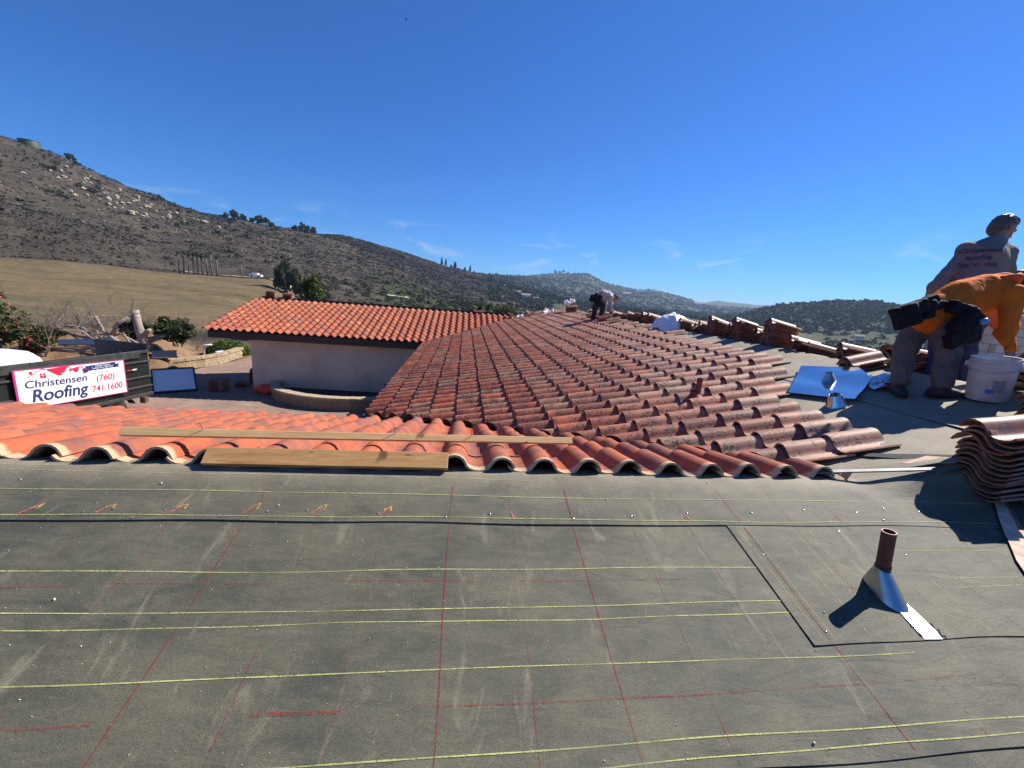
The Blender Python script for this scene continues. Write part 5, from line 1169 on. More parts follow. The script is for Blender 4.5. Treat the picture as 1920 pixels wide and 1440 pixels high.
MT['print'] = simple('navy_print', (.035, .03, .10), .8)
for txt, off, sz in (('Christensen', .07, .085), ('Roofing', -.01, .08), ('760.741.1600', -.085, .07)): back_print(txt, V3((6.10, 4.43, .80)) - xd * .05 + yd * off * 1.1, sz * .84, MT['print'], gsh, xd, yd, gsh)
# --- the third worker, bending far along the ridge
WF = thing('person', (4.75, 14.4, zm(4.75)), 'worker with a pale shirt and dark cap bending over tiles far along the ridge', 'person')
fz = lambda x: zm(x) + .10
fp, fm, fc, fn = V3((4.70, 14.5, .10)), V3((4.86, 14.5, .24)), V3((5.06, 14.48, .22)), V3((5.20, 14.46, .14))
f1, f1k = V3((4.62, 14.55, fz(4.62) + .08)), V3((4.64, 14.5, -.18)); f2, f2k = V3((4.82, 14.30, fz(4.82) + .08)), V3((4.86, 14.36, -.17))
hA, eA = V3((5.18, 14.28, -.34)), V3((5.14, 14.3, -.06)); hB, eB = V3((5.04, 14.62, -.36)), V3((5.04, 14.62, -.06))
hp, hd = head(V3((5.30, 14.44, .16)), (.75, -.2, -.6), (.5, 0, .85), 1.05)
sdf_obj('body', [cap(fp, fm, .12, .12, .08), cap(fm, fc, .12, .13, .08), cap(fc, fn, .10, .055, .05), cap(fn, V3((5.27, 14.45, .15)), .05, .05, .03), cap(fp, f1k, .08, .055, .05), cap(f1k, f1, .055, .04, .03), cap(fp, f2k, .08, .055, .05), cap(f2k, f2, .055, .04, .03), cap(fc, V3((5.08, 14.28, .16)), .08, .055, .04), cap(V3((5.08, 14.28, .16)), eA, .05, .04, .03), cap(eA, hA, .04, .028, .02), cap(fc, V3((5.04, 14.66, .16)), .08, .055, .04), cap(V3((5.04, 14.66, .16)), eB, .05, .04, .03), cap(eB, hB, .04, .028, .02)] + hp + hand(hA, (.1, 0, -1), (-1, 0, 0)) + hand(hB, (.1, 0, -1), (-1, 0, 0)), .011, MT['skin'], WF)
sdf_obj('shirt', [cap(fp, fm, .145, .155, .08), cap(fm, fc, .155, .165, .08), cap(fc, fn, .13, .07, .05), cap(fc, V3((5.08, 14.28, .16)), .11, .08, .04), cap(V3((5.08, 14.28, .16)), eA, .075, .062, .03), cap(eA, V3(hA) + V3((0, 0, .05)), .06, .045, .03), cap(fc, V3((5.04, 14.66, .16)), .11, .08, .04), cap(V3((5.04, 14.66, .16)), eB, .075, .062, .03), cap(eB, V3(hB) + V3((0, 0, .05)), .06, .045, .03)], .013, MT['lshirt'], WF, .005, 15, 23)
sdf_obj('trousers', [cap(fp, f1k, .13, .095, .06), cap(f1k, f1, .095, .08, .03), cap(fp, f2k, .13, .095, .06), cap(f2k, f2, .095, .08, .03), ell(fp, (.15, .17, .14), .06)], .013, MT['dpants'], WF, .005, 18, 25)
boot(f1, V3((4.78, 14.5, fz(4.62))), MT['boot'], WF); boot(f2, V3((4.98, 14.24, fz(4.82))), MT['boot'], WF)
sdf_obj('tool_pouch', [cap(V3((4.60, 14.34, .20)), V3((4.52, 14.32, .06)), .09, .11, .06), cap(V3((4.72, 14.3, .16)), V3((4.68, 14.26, .0)), .08, .09, .06), cap(V3((4.48, 14.5, .14)), V3((4.44, 14.45, .04)), .08, .08, .05)], .013, MT['leather'], WF, .006, 20, 4)
c, f, sd_, up, Rl, s = hd
sdf_obj('cap', [ell(c + up * .05 - f * .01, (.108, .088, .075), .02, Rl), ell(c + f * .12 + up * .035, (.07, .07, .012), .02, Rl)], .012, simple('dark_cap', (.03, .03, .05), .8), WF)
# --- the bucket
BK = thing('bucket', (5.01, 3.28, zm(5.01)), 'white plastic bucket with a blue label in front of the orange worker', 'bucket')
bR = Matrix.Rotation(-.10, 3, 'Y') @ Matrix.Rotation(.02, 3, 'X'); bc = V3((5.01, 3.28, zm(5.01) + .022))
MT['bucket'] = None
m, n, b = new_mat('translucent_white_plastic'); rb = ramp(n, [(.3, (.44, .42, .39)), (.7, (.68, .66, .63))]); n.links.new(noise(n, 7, 6, .65, 'Object'), rb.inputs[0]); n.links.new(rb.outputs[0], b.inputs['Base Color']); b.inputs['Roughness'].default_value = .35
b.inputs['Subsurface Weight'].default_value = .25; b.inputs['Subsurface Radius'].default_value = (.03, .03, .03)
MT['bucket'] = m
mb = MB(); mb.lathe(bc, [(.001, .004), (.135, .004), (.138, .0), (.143, .01), (.158, .29), (.160, .30), (.168, .302), (.168, .312), (.161, .314), (.162, .328), (.169, .33), (.169, .34), (.162, .342), (.163, .36), (.170, .362), (.170, .374), (.162, .376), (.164, .40), (.169, .402), (.169, .408), (.159, .406), (.154, .36), (.136, .016), (.001, .014)], 36, bR); mb.build('pail', MT['bucket'], BK, smooth=True)
def bpt(an, z, r): return bc + bR @ V3((r * cos(an), r * sin(an), z))
def blabel(a0, a1, z0, z1, mat, name):
    V = []; n_ = 8
    for i in range(n_ + 1):
        an = radians(a0 + (a1 - a0) * i / n_)
        for z in (z0, z1): V.append(bpt(an, z, .1455 + z * .052))
    return link(name, mesh_from(name, V, [(2 * i, 2 * i + 2, 2 * i + 3, 2 * i + 1) for i in range(n_)]), mat, BK)
blabel(207, 228, .085, .125, simple('blue_sticker', (.04, .16, .50), .4), 'label')
blabel(222, 252, .10, .215, simple('grey_warning_label', (.30, .29, .29), .5, 0, .5, 60), 'warning_label')
mb = MB(); P = [bpt(radians(115 + (290 - 115) * i / 16), .33 - .05 * sin(pi * i / 16), .176 + .012 * sin(pi * i / 16)) for i in range(17)]; mb.tube(P, .003, 6); mb.build('handle', MT['zinc'], BK, smooth=True)
for an in (115, 290): MB().box(bpt(radians(an), .33, .173), (.035, .035, .045), Matrix.Rotation(radians(an), 3, 'Z')).build('handle_ear', MT['bucket'], BK)
# --- chimney of painted blocks beyond the ridge: a part of the house
CH = MB().box((7.35, 5.0, -.62), (.66, .56, 1.60)).build('chimney', simple('grey_mortar', (.34, .32, .30), .95, 0, .15, 8), HOUSE); CH['label'] = 'grey white painted block chimney behind the bucket'  # mortar core, a darker grey than the blocks
MT['blk'] = simple('painted_block', (.52, .50, .48), .9, 0, .12, 9, .2)
for r_i in range(13):
    z = -1.30 + .115 * r_i
    for side in range(3):
        for k in range(4):
            wd = .20; off = (.5 * wd if r_i % 2 else 0); t0 = -.36 + k * wd + off
            hw = .335 if side == 0 else .285
            a, b_ = max(-hw, t0), min(hw, t0 + wd - .008)
            if b_ - a < .03: continue
            if side == 0: MB().box((7.35 + (a + b_) / 2, 4.722, z + .05), (b_ - a, .02, .104)).build('brick', MT['blk'], CH)
            elif side == 1: MB().box((7.022, 5.0 + (a + b_) / 2, z + .05), (.02, b_ - a, .104)).build('brick', MT['blk'], CH)
MB().box((7.35, 5.0, .215), (.76, .66, .06)).build('chimney_crown', MT['blk'], CH, bevel=.01)
MB().lathe((7.35, 5.0, .25), [(.13, 0), (.13, .10), (.20, .10), (.16, .16), (.02, .19)], 18).build('chimney_cap', MT['zinc'], CH, smooth=True)
MB().lathe((8.35, 4.85, -.35), [(.10, -.8), (.10, .2), (.21, .2), (.17, .27), (.02, .31)], 18).build('flue_cap', MT['zinc'], HOUSE, smooth=True)
# --- white plastic sheet heaped over a stack
V = []; F = []; n1, n2 = 26, 22; rs_ = np.random.RandomState(4)
for i in range(n1 + 1):
    for j in range(n2 + 1):
        uu = i / n1 * 2 - 1; vv = j / n2 * 2 - 1; x = 5.45 + .44 * uu; y = 10.35 + .52 * vv
        hgt = .38 * max(0, 1 - abs(uu) ** 2.6) ** .6 * max(0, 1 - abs(vv) ** 2.4) ** .6
        z = zR(x) + .02 + hgt * (1 + .07 * sin(7 * uu + 3 * vv) + .05 * sin(11 * vv - 4 * uu)) + .015 * sin(16 * uu) * (hgt > .1)
        V.append((x + .02 * sin(9 * vv), y + .03 * sin(8 * uu), z))
F = [(i * (n2 + 1) + j, (i + 1) * (n2 + 1) + j, (i + 1) * (n2 + 1) + j + 1, i * (n2 + 1) + j + 1) for i in range(n1) for j in range(n2)]
m, n, b = new_mat('white_plastic_film'); b.inputs['Base Color'].default_value = (.78, .78, .80, 1); b.inputs['Roughness'].default_value = .25; b.inputs['Subsurface Weight'].default_value = .2
bump(n, b, noise(n, 9, 5, .6), .5, .03)
setp(link('plastic_sheet', mesh_from('plastic_sheet', V, F), m, smooth=True), 'white plastic sheet heaped over tiles on the main ridge', 'plastic sheet')
for i, (x, y, r) in enumerate([(4.95, 19.6, .22), (4.2, 19.9, .14), (3.85, 19.7, .10), (2.75, 20.5, .12)]):
    crumple(['white paper sack on the dark stack at the far ridge end', 'white scrap of paper left of the dark far stack', 'small white scrap among the scattered far tiles', 'pale scrap nearest the far valley'][i], x, y, r * 2, r * 2.4, .3 * i, r * 1.2, 20 + i, MT['signw'], 'scrap', 'paper_scrap', .35 if i == 0 else .12)

# ================================================================== vegetation
def leaf_mat(name, cols, trans=.35, rough=.6):
    m, n, b = new_mat(name); R, G, B, _ = attr(n, 'leaf'); r = ramp(n, [((i + .5) / len(cols), c) for i, c in enumerate(cols)]); n.links.new(R, r.inputs[0])
    n.links.new(r.outputs[0], b.inputs['Base Color']); b.inputs['Roughness'].default_value = rough; b.inputs['Specular IOR Level'].default_value = .3
    if trans:
        t = n.nodes.new('ShaderNodeBsdfTranslucent'); n.links.new(r.outputs[0], t.inputs[0]); mx = n.nodes.new('ShaderNodeMixShader'); mx.inputs[0].default_value = trans
        n.links.new(b.outputs[0], mx.inputs[1]); n.links.new(t.outputs[0], mx.inputs[2]); n.links.new(mx.outputs[0], n.nodes['Material Output'].inputs[0])
    return m
MT['leaf_d'] = leaf_mat('dark_evergreen_leaves', [(0.018, 0.028, 0.010), (0.035, 0.052, 0.016), (0.055, 0.075, 0.022), (0.085, 0.095, 0.035)])
MT['leaf_g'] = leaf_mat('green_leaves', [(0.035, 0.055, 0.014), (0.060, 0.095, 0.020), (0.095, 0.13, 0.03), (0.13, 0.15, 0.04)])
MT['leaf_y'] = leaf_mat('olive_brown_leaves', [(0.05, 0.05, 0.018), (0.085, 0.075, 0.025), (0.12, 0.09, 0.03), (0.07, 0.075, 0.03)])
MT['grassy'] = leaf_mat('fresh_grass', [(0.07, 0.11, 0.02), (0.10, 0.16, 0.03), (0.15, 0.20, 0.05)])
MT['petal'] = leaf_mat('pink_petals', [(0.75, 0.09, 0.10), (0.80, 0.16, 0.14), (0.70, 0.06, 0.12)], .3)
MT['bark'] = simple('grey_bark', (0.20, 0.165, 0.135), .95, 0, .4, 12, .4); MT['barkp'] = simple('pale_cut_bark', (0.34, 0.27, 0.23), .95, 0, .4, 9, .4); MT['cutwood'] = simple('cut_wood', (.55, .40, .25), .9, 0, .2, 9)
def leaves(name, pts, size, mat, parent, seed=0, aspect=1.8):
    rs_ = np.random.RandomState(seed); P = np.asarray(pts); n_ = len(P); a = rs_.normal(size=(n_, 3)); a /= np.linalg.norm(a, axis=1)[:, None]; b_ = rs_.normal(size=(n_, 3)); b_ -= (b_ * a).sum(1)[:, None] * a; b_ /= np.linalg.norm(b_, axis=1)[:, None]
    s_ = size * rs_.uniform(.6, 1.3, n_)[:, None]
    V = np.stack([P - a * s_ * aspect / 2, P + b_ * s_ * .5, P + a * s_ * aspect / 2, P - b_ * s_ * .5], 1).reshape(-1, 3); F = np.arange(n_ * 4).reshape(-1, 4)
    me = fast_mesh(name, V, F); c_ = np.repeat(rs_.rand(n_), 4); vcol(me, 'leaf', np.stack([c_, c_, c_], 1)); me.materials.append(mat); return link(name, me, None, parent)
def clump_pts(c, r, n_, seed, k=14, hole=.5, flat=1.0):
    rs_ = np.random.RandomState(seed); d_ = rs_.normal(size=(k, 3)); d_ /= np.linalg.norm(d_, axis=1)[:, None]; cc_ = d_ * rs_.uniform(.35, .85, k)[:, None]; rad_ = rs_.uniform(.24, .46, k)
    i = rs_.randint(0, k, n_); q_ = rs_.normal(size=(n_, 3)); q_ /= np.linalg.norm(q_, axis=1)[:, None]; q_ *= (rs_.uniform(hole, 1, n_) ** .6)[:, None] * rad_[i][:, None]
    return np.array(c) + (cc_[i] + q_) * np.array(r)
def branches(mb, p, d_, L_, r, depth, rs_, up=.15, spread=.6, n_=6, seg=4):
    pts = [Vector(p)]; dv = Vector(d_).normalized(); rad_ = [r]
    for i in range(seg):
        dv = (dv + Vector((rs_.gauss(0, .16), rs_.gauss(0, .16), rs_.gauss(0, .12) + up * .2))).normalized(); pts.append(pts[-1] + dv * L_ / seg); rad_.append(r * (1 - .5 * (i + 1) / seg))
    mb.tube(pts, rad_, n_, caps=False); tips = [pts[-1]]
    if depth > 0:
        for k in range(rs_.choice((2, 3, 3))):
            i = rs_.randint(1, seg); dd = (dv + Vector((rs_.gauss(0, spread), rs_.gauss(0, spread), rs_.gauss(0, spread * .6) + up))).normalized()
            tips += branches(mb, pts[i] if k else pts[-1], dd, L_ * rs_.uniform(.55, .8), rad_[i if k else -1] * .72, depth - 1, rs_, up, spread, max(4, n_ - 1), seg)
    return tips
def tree(name, label, cat, base, h, crown_r, mat, nleaf, lsize, seed, trunk_r=.15, group=None, k=14, crown_z=.62, bare=False):
    rs_ = random.Random(seed); t_ = thing(name, base, label, cat, group); mb = MB(); b0 = Vector(base)
    branches(mb, b0 - Vector((0, 0, .2)), (rs_.gauss(0, .06), rs_.gauss(0, .06), 1), h * crown_z * 1.1, trunk_r, 2 if not bare else 4, rs_, .35, .5); mb.build('trunk', MT['bark'], t_, smooth=True)
    if not bare: leaves('crown', clump_pts(b0 + Vector((0, 0, h * crown_z)), (crown_r, crown_r, h * (1 - crown_z) * 1.05), nleaf, seed, k), lsize, mat, t_, seed)
    return t_
gz1 = lambda x, y: float(ground_z(x, y))
# flowering bush at the left edge
BG = thing('flowering_bush', (-18.0, 18.6, gz1(-18.0, 18.6)), 'green bush with pink flowers at the left edge', 'bush')
P = np.concatenate([clump_pts((-19.0, 18.6, -2.55), (1.35, 1.1, 1.3), 5200, 41, 24, .3), clump_pts((-17.6, 19.1, -3.25), (.95, .9, .75), 2400, 42, 14, .3)])
leaves('foliage', P, .085, MT['leaf_g'], BG, 1)
fp_ = P[np.random.RandomState(3).choice(len(P), 330, False)]; fp_ = fp_[fp_[:, 2] > -3.7] + np.array([.06, -.06, .03]); leaves('flowers', np.repeat(fp_, 4, 0) + np.random.RandomState(8).normal(0, .028, (len(fp_) * 4, 3)), .06, MT['petal'], BG, 2, 1.1)
mb = MB(); rs_ = random.Random(2)
for k in range(9): branches(mb, (-18.0 + rs_.uniform(-.9, 1.0), 18.7, -4.0), (rs_.gauss(0, .4), rs_.gauss(0, .3), 1), 1.5, .03, 2, rs_, .3, .5)
mb.build('stems', MT['bark'], BG)
# fallen bare tree: pale sawn limbs with a spray of twigs
FT = thing('fallen_tree', (-16.2, 20.2, gz1(-16.2, 20.2)), 'fallen grey bare tree with sawn limbs left of the stump', 'tree')
mb = MB(); rs_ = random.Random(31); g0 = gz1(-16, 20)
limbs = [((-15.1, 20.6, g0 + .05), (-16.4, 20.1, g0 + .55), (-17.2, 19.9, g0 + .8)), ((-15.3, 20.4, g0 + .15), (-15.9, 20.1, g0 + .95), (-16.2, 20.2, g0 + 1.55)), ((-15.7, 20.3, g0 + .75), (-15.4, 20.2, g0 + 1.25), (-15.0, 20.4, g0 + 1.6)), ((-16.4, 20.1, g0 + .55), (-16.5, 19.9, g0 + 1.05), (-16.9, 19.6, g0 + 1.15)), ((-17.3, 19.3, g0 + .1), (-16.4, 19.8, g0 + .05), (-15.6, 20.3, g0 + .1))]
for k in range(9):
    x0 = rs_.uniform(-17.6, -15.3); y0 = rs_.uniform(19.5, 20.6); limbs.append(((x0 + rs_.uniform(.3, .8), y0, g0 + rs_.uniform(0, .4)), (x0, y0 + .1, g0 + rs_.uniform(.4, .9)), (x0 - rs_.uniform(.2, .8), y0, g0 + rs_.uniform(.5, 1.4))))
for i_, lb in enumerate(limbs): mb.tube([Vector(p) for p in lb], [.10, .075, .06] if i_ < 5 else [.055, .04, .03], 8)
mb.build('limbs', MT['barkp'], FT, smooth=True)
mb = MB()
for lb in limbs * 3: branches(mb, lb[-1], (rs_.gauss(-.3, .6), rs_.gauss(0, .5), rs_.uniform(.1, .9)), rs_.uniform(.6, 1.1), .024, 3, rs_, .1, .75, 4, 3)
mb.build('twigs', MT['bark'], FT)
# sawn stump with a leafy shrub
ST_ = thing('tree_stump', (-15.15, 21.15, gz1(-15.15, 21.15)), 'tall sawn tree trunk with a cut side branch', 'tree'); g0 = gz1(-15.15, 21.15)
mb = MB(); mb.tube([(-14.9, 21.1, g0 - .1), (-15.05, 21.1, g0 + .45), (-15.2, 21.15, g0 + 1.0), (-15.3, 21.2, g0 + 1.75)], [.24, .20, .17, .15], 14); mb.build('trunk', MT['barkp'], ST_, smooth=True)
mb = MB(); mb.tube([(-15.05, 21.08, g0 + .45), (-14.75, 21.0, g0 + .8), (-14.6, 20.97, g0 + .88)], [.15, .10, .085], 12, True); mb.build('cut_branch', MT['barkp'], ST_, smooth=True)
mb = MB(); mb.tube([(-15.0, 21.2, g0 + .3), (-14.5, 21.3, g0 + .5), (-14.1, 21.4, g0 + .7)], [.16, .12, .09], 10); mb.build('cut_branch', MT['bark'], ST_, smooth=True)
for i, (c_, r_b, nl, lab) in enumerate([((-14.1, 21.9, g0 + .95), (.95, .8, .75), 2600, 'dark leafy shrub right of the sawn trunk'), ((-15.75, 21.6, g0 + .85), (.65, .6, .6), 1700, 'dark leafy shrub left of the sawn trunk')]):
    t_ = thing('leafy_shrub', (c_[0], c_[1], g0), lab, 'shrub'); leaves('foliage', clump_pts(c_, r_b, nl, 61 + i, 16, .2), .095, MT['leaf_d'], t_, 5 + i)
    mb = MB(); rs_ = random.Random(70 + i)
    for k in range(5): branches(mb, (c_[0] + rs_.uniform(-.3, .3), c_[1], g0), (rs_.gauss(0, .3), 0, 1), .9, .03, 2, rs_, .3, .5)
    mb.build('stems', MT['bark'], t_)
LGt = thing('log', (-13.75, 22.9, gz1(-13.75, 22.9)), 'pale sawn log on the dirt right of the trunk', 'log'); g0 = gz1(-13.9, 22.9)
mb = MB(); mb.tube([(-14.25, 22.6, g0 + .2), (-14.15, 22.8, g0 + .2)], .2, 16); mb.build('round', MT['cutwood'], LGt)
mb = MB(); mb.tube([(-14.0, 22.8, g0 + .14), (-13.2, 23.3, g0 + .13), (-12.9, 23.9, g0 + .10)], [.13, .12, .1], 10); mb.build('trunk', MT['barkp'], LGt, smooth=True)
MD = thing('grassy_mound', (-14.6, 27.3, gz1(-14.6, 27.3)), 'bright green grassy mound beyond the garden wall', 'bush'); rs_n = np.random.RandomState(77)
q_ = rs_n.normal(size=(5200, 3)); q_ /= np.linalg.norm(q_, axis=1)[:, None]; q_[:, 2] = abs(q_[:, 2]); leaves('grass', np.array([-14.6, 27.3, gz1(-14.6, 27.3) - .1]) + q_ * np.array([1.25, 1.1, .95]) * rs_n.uniform(.9, 1.03, 5200)[:, None], .09, MT['grassy'], MD, 4, 2.4)
lump('mound', None, None, (-14.6, 27.3, gz1(-14.6, 27.3) - .15), .9, (1.25, 1.15, .95), simple('mound_green', (.05, .075, .02), .9), 3, .05).name = 'soil'
o = bpy.data.objects['soil'] if 'soil' in bpy.data.objects else None
for o in list(COL.objects):
    if o.name.startswith('soil') and o.parent is None: adopt(o, MD)

# twiggy grey scrub in the swale below the meadow: nobody could count it
rs_ = random.Random(90); mb = MB()
for k in range(150):
    a = radians(rs_.uniform(-46, 6)); r = rs_.uniform(30, 58); x, y = r * sin(a), r * cos(a)
    if -14 < x < 6 and y < 24: continue
    for q__ in range(2): branches(mb, (x + rs_.uniform(-.5, .5), y, gz1(x, y) - .1), (rs_.gauss(0, .4), rs_.gauss(0, .4), 1), rs_.uniform(.5, 1.1), .02, 2, rs_, .1, .8, 3, 2)
setp(mb.build('dry_scrub', simple('dry_twigs', (.13, .11, .09), .95, 0, .4, 3)), 'grey leafless scrub in the dip below the meadow', kind='stuff')
def scatter(n_, az0, az1, r0, r1, seed, power=1.0):
    rs_ = np.random.RandomState(seed); a = np.radians(rs_.uniform(az0, az1, n_)); r = r0 + (r1 - r0) * rs_.rand(n_) ** power; return r * np.sin(a), r * np.cos(a), np.degrees(a), r, rs_
def blobs(name, X, Y, S_, mat, label, seed, sub=1, zs=.7, cval=None, sink=.25):
    """low shrubs and crowns, each a lumpy faceted ball, joined"""
    bm = bmesh.new(); bmesh.ops.create_icosphere(bm, subdivisions=sub, radius=1); bv = np.array([v.co[:] for v in bm.verts]); bf = np.array([[v.index for v in f.verts] for f in bm.faces]); bm.free()
    rs_ = np.random.RandomState(seed); n_ = len(X); Z = ground_z(X, Y); nv = len(bv)
    d_ = rs_.uniform(.55, 1.3, (n_, nv, 1)); V = bv[None] * d_ * np.stack([S_ * rs_.uniform(.8, 1.4, n_), S_ * rs_.uniform(.8, 1.4, n_), S_ * zs * rs_.uniform(.7, 1.3, n_)], -1)[:, None, :]
    V = V + np.stack([X, Y, Z + S_ * zs * (1 - sink) * .6], -1)[:, None, :]
    F = (bf[None] + (np.arange(n_) * nv)[:, None, None]).reshape(-1, 3); me = fast_mesh(name, V.reshape(-1, 3), F); c_ = np.repeat(cval if cval is not None else rs_.rand(n_), nv); vcol(me, 'leaf', np.stack([c_] * 3, 1)); me.materials.append(mat)
    return setp(link(name, me), label, kind='stuff')
def fuzz(name, X, Y, S_, mat, label, seed, k=9, zs=.7, cval=None, leaf=.62):
    """twiggy shrubs: each a loose cloud of small flat sprays"""
    rs_ = np.random.RandomState(seed); n_ = len(X); Z = ground_z(X, Y); d_ = rs_.normal(size=(n_, k, 3)); d_ /= np.linalg.norm(d_, axis=2)[..., None]; d_[..., 2] = np.abs(d_[..., 2])
    P = np.stack([X, Y, Z], -1)[:, None, :] + d_ * (rs_.uniform(.35, 1.1, (n_, k, 1)) * S_[:, None, None]) * np.array([1.15, 1.15, zs]); P = P.reshape(-1, 3)
    a = rs_.normal(size=P.shape); a /= np.linalg.norm(a, axis=1)[:, None]; b_ = rs_.normal(size=P.shape); b_ -= (b_ * a).sum(1)[:, None] * a; b_ /= np.linalg.norm(b_, axis=1)[:, None]
    s_ = (np.repeat(S_, k) * leaf * rs_.uniform(.6, 1.3, n_ * k))[:, None]
    V = np.stack([P - a * s_, P + b_ * s_ * .6, P + a * s_, P - b_ * s_ * .6], 1).reshape(-1, 3); me = fast_mesh(name, V, np.arange(len(V)).reshape(-1, 4))
    c_ = np.repeat(cval if cval is not None else rs_.rand(n_), k * 4); c_ = np.clip(c_ + np.repeat(rs_.normal(0, .10, n_ * k), 4), .01, .99); vcol(me, 'leaf', np.stack([c_] * 3, 1)); me.materials.append(mat)
    return setp(link(name, me), label, kind='stuff')
MT['scrub'] = leaf_mat('chaparral', [(.040, .037, .026), (.052, .046, .036), (.062, .053, .044), (.078, .065, .052), (.10, .082, .06)], 0, .9)
MT['wood'] = leaf_mat('hill_woods', [(.012, .020, .008), (.020, .031, .011), (.032, .045, .015), (.055, .062, .024)], 0, .9)
# left hill: brush, thick on the near spur, thin on the stony middle
X, Y, A_, R_s, rs_n = scatter(56000, -60, 3, 182, 780, 101, .85)
dens = .5 + .5 * fbm2(X * .02, Y * .02, 31, 3); spur = ((A_ < -35) & (R_s < 345)) | ((A_ > -14) & (A_ < -1) & (R_s > 260)); rocky = (A_ < -26) & (A_ > -43) & (R_s > 345)
keep = rs_n.rand(len(X)) < np.where(spur, .95, np.where(rocky, .42, np.clip(dens + .1, .12, .85))); X, Y, R_s, A_ = X[keep], Y[keep], R_s[keep], A_[keep]
fuzz('hillside_brush', X, Y, rs_n.uniform(.3, .95, len(X)) * np.clip(R_s / 330, .7, 2.0), MT['scrub'], 'grey brown chaparral covering the left hill', 5, 7, .75, np.clip(.45 + .38 * fbm2(X * .018, Y * .018, 71, 4) + .16 * rs_n.normal(size=len(X)), .02, .98))
X, Y, A_, R_s, rs_n = scatter(420, -45, 3, 230, 700, 102)
fuzz('hillside_shrubs', X, Y, rs_n.uniform(1.0, 2.8, len(X)) * np.clip(R_s / 400, .6, 1.5), MT['wood'], 'dark green shrubs dotted over the left hill', 6, 26, .9, None, .38)
# right hills and the far mountain
X, Y, A_, R_s, rs_n = scatter(14000, 3, 66, 330, 1080, 103, .8)
dens = fbm2(X * .008, Y * .008, 33, 4); kn = (A_ > 12) & (A_ < 44) & (R_s > 250) & (R_s < 640); keep = (dens > np.where(kn, .75, -.15 + .25 * rs_n.normal(size=len(X)))); X, Y, R_s = X[keep], Y[keep], R_s[keep]
fuzz('valley_woods', X, Y, rs_n.uniform(1.2, 4.2, len(X)) * np.clip(R_s / 600, .5, 1.5), MT['wood'], 'green woods on the hills across the valley', 7, 16, 1.0, np.clip(.45 + .4 * fbm2(X * .012, Y * .012, 91, 4) + .18 * rs_n.normal(size=len(X)), .02, .98), .5)
X, Y, A_, R_s, rs_n = scatter(6000, -6, 40, 1080, 2850, 104, 1.0)
fuzz('mountain_brush', X, Y, rs_n.uniform(4, 11, len(X)), MT['wood'], 'dark brush on the distant mountain', 8, 8, .7)
# orchard rows on the valley floor
ox, oy = [], []
for i in range(26):
    for j in range(9): ox.append(-8 + i * 2.2 + j * .9); oy.append(262 + j * 5.5 + i * .4)
fuzz('orchard', np.array(ox), np.array(oy), np.full(len(ox), 1.25), MT['wood'], 'rows of orchard trees on the valley floor', 9, 30, 1.1, None, .35)
X, Y, A_, R_s, rs_n = scatter(900, -20, 10, 95, 260, 105)
keep = (A_ > -17) | (R_s > 185); X, Y = X[keep], Y[keep]
fuzz('valley_bushes', X, Y, rs_n.uniform(.5, 1.9, len(X)), MT['wood'], 'green bushes in the gully behind the far roof', 10, 60, 1.0, None, .24)
X, Y, A_, R_s, rs_n = scatter(2600, -17, 12, 44, 100, 106)
keep = Y > 30; X, Y = X[keep], Y[keep]
fuzz('gully_scrub', X, Y, rs_n.uniform(.25, .8, len(X)), MT['scrub'], 'scrub in the gully behind the far roof', 11, 36, 1.0, None, .26)
# boulders: the biggest singly, the rest as one scatter
MT['rock'] = simple('pale_granite', (.42, .34, .24), .95, 0, .35, .5, .3, coord='World')
BM_ = []
for i in range(6):
    bm = bmesh.new(); bmesh.ops.create_icosphere(bm, subdivisions=2, radius=1); rs_ = random.Random(i); ph = [rs_.uniform(0, 6) for _ in range(6)]
    for v in bm.verts: v.co *= 1 + .22 * sin(2.3 * v.co.x + ph[0]) * sin(2.1 * v.co.y + ph[1]) + .12 * sin(5 * v.co.z + ph[2]) + rs_.uniform(-.07, .07); v.co.z *= .72
    me = bpy.data.meshes.new('boulder'); bm.to_mesh(me); bm.free(); me.materials.append(MT['rock']); BM_.append(me)
rs_ = random.Random(15)
for k in range(70):
    a = radians(rs_.gauss(-35.2, 2.7)); r = rs_.uniform(400, 474); x, y = r * sin(a), r * cos(a); s_ = rs_.uniform(.8, 2.0) * (1.3 if k < 12 else .8)
    o = link('boulder', BM_[k % 6], None, None, Matrix.Translation((x, y, gz1(x, y) + s_ * .35)) @ Matrix.Rotation(rs_.uniform(0, 6), 4, 'Z') @ Matrix.Scale(s_, 4)); setp(o, 'pale granite boulder among the scatter high on the left hill', 'boulder', 'pale boulders on the left hill')
X, Y, A_, R_s, rs_n = scatter(700, -44, -8, 230, 490, 107, .7); keep = fbm2(X * .03, Y * .03, 44, 3) > .15; X, Y = X[keep], Y[keep]
MT['rock_s'] = leaf_mat('granite_chips', [(.20, .16, .11), (.30, .24, .17), (.38, .31, .22)], 0, .95)
blobs('stones', X, Y, rs_n.uniform(.3, .9, len(X)), MT['rock_s'], 'small pale stones strewn over the left hill', 12, 1, .7)
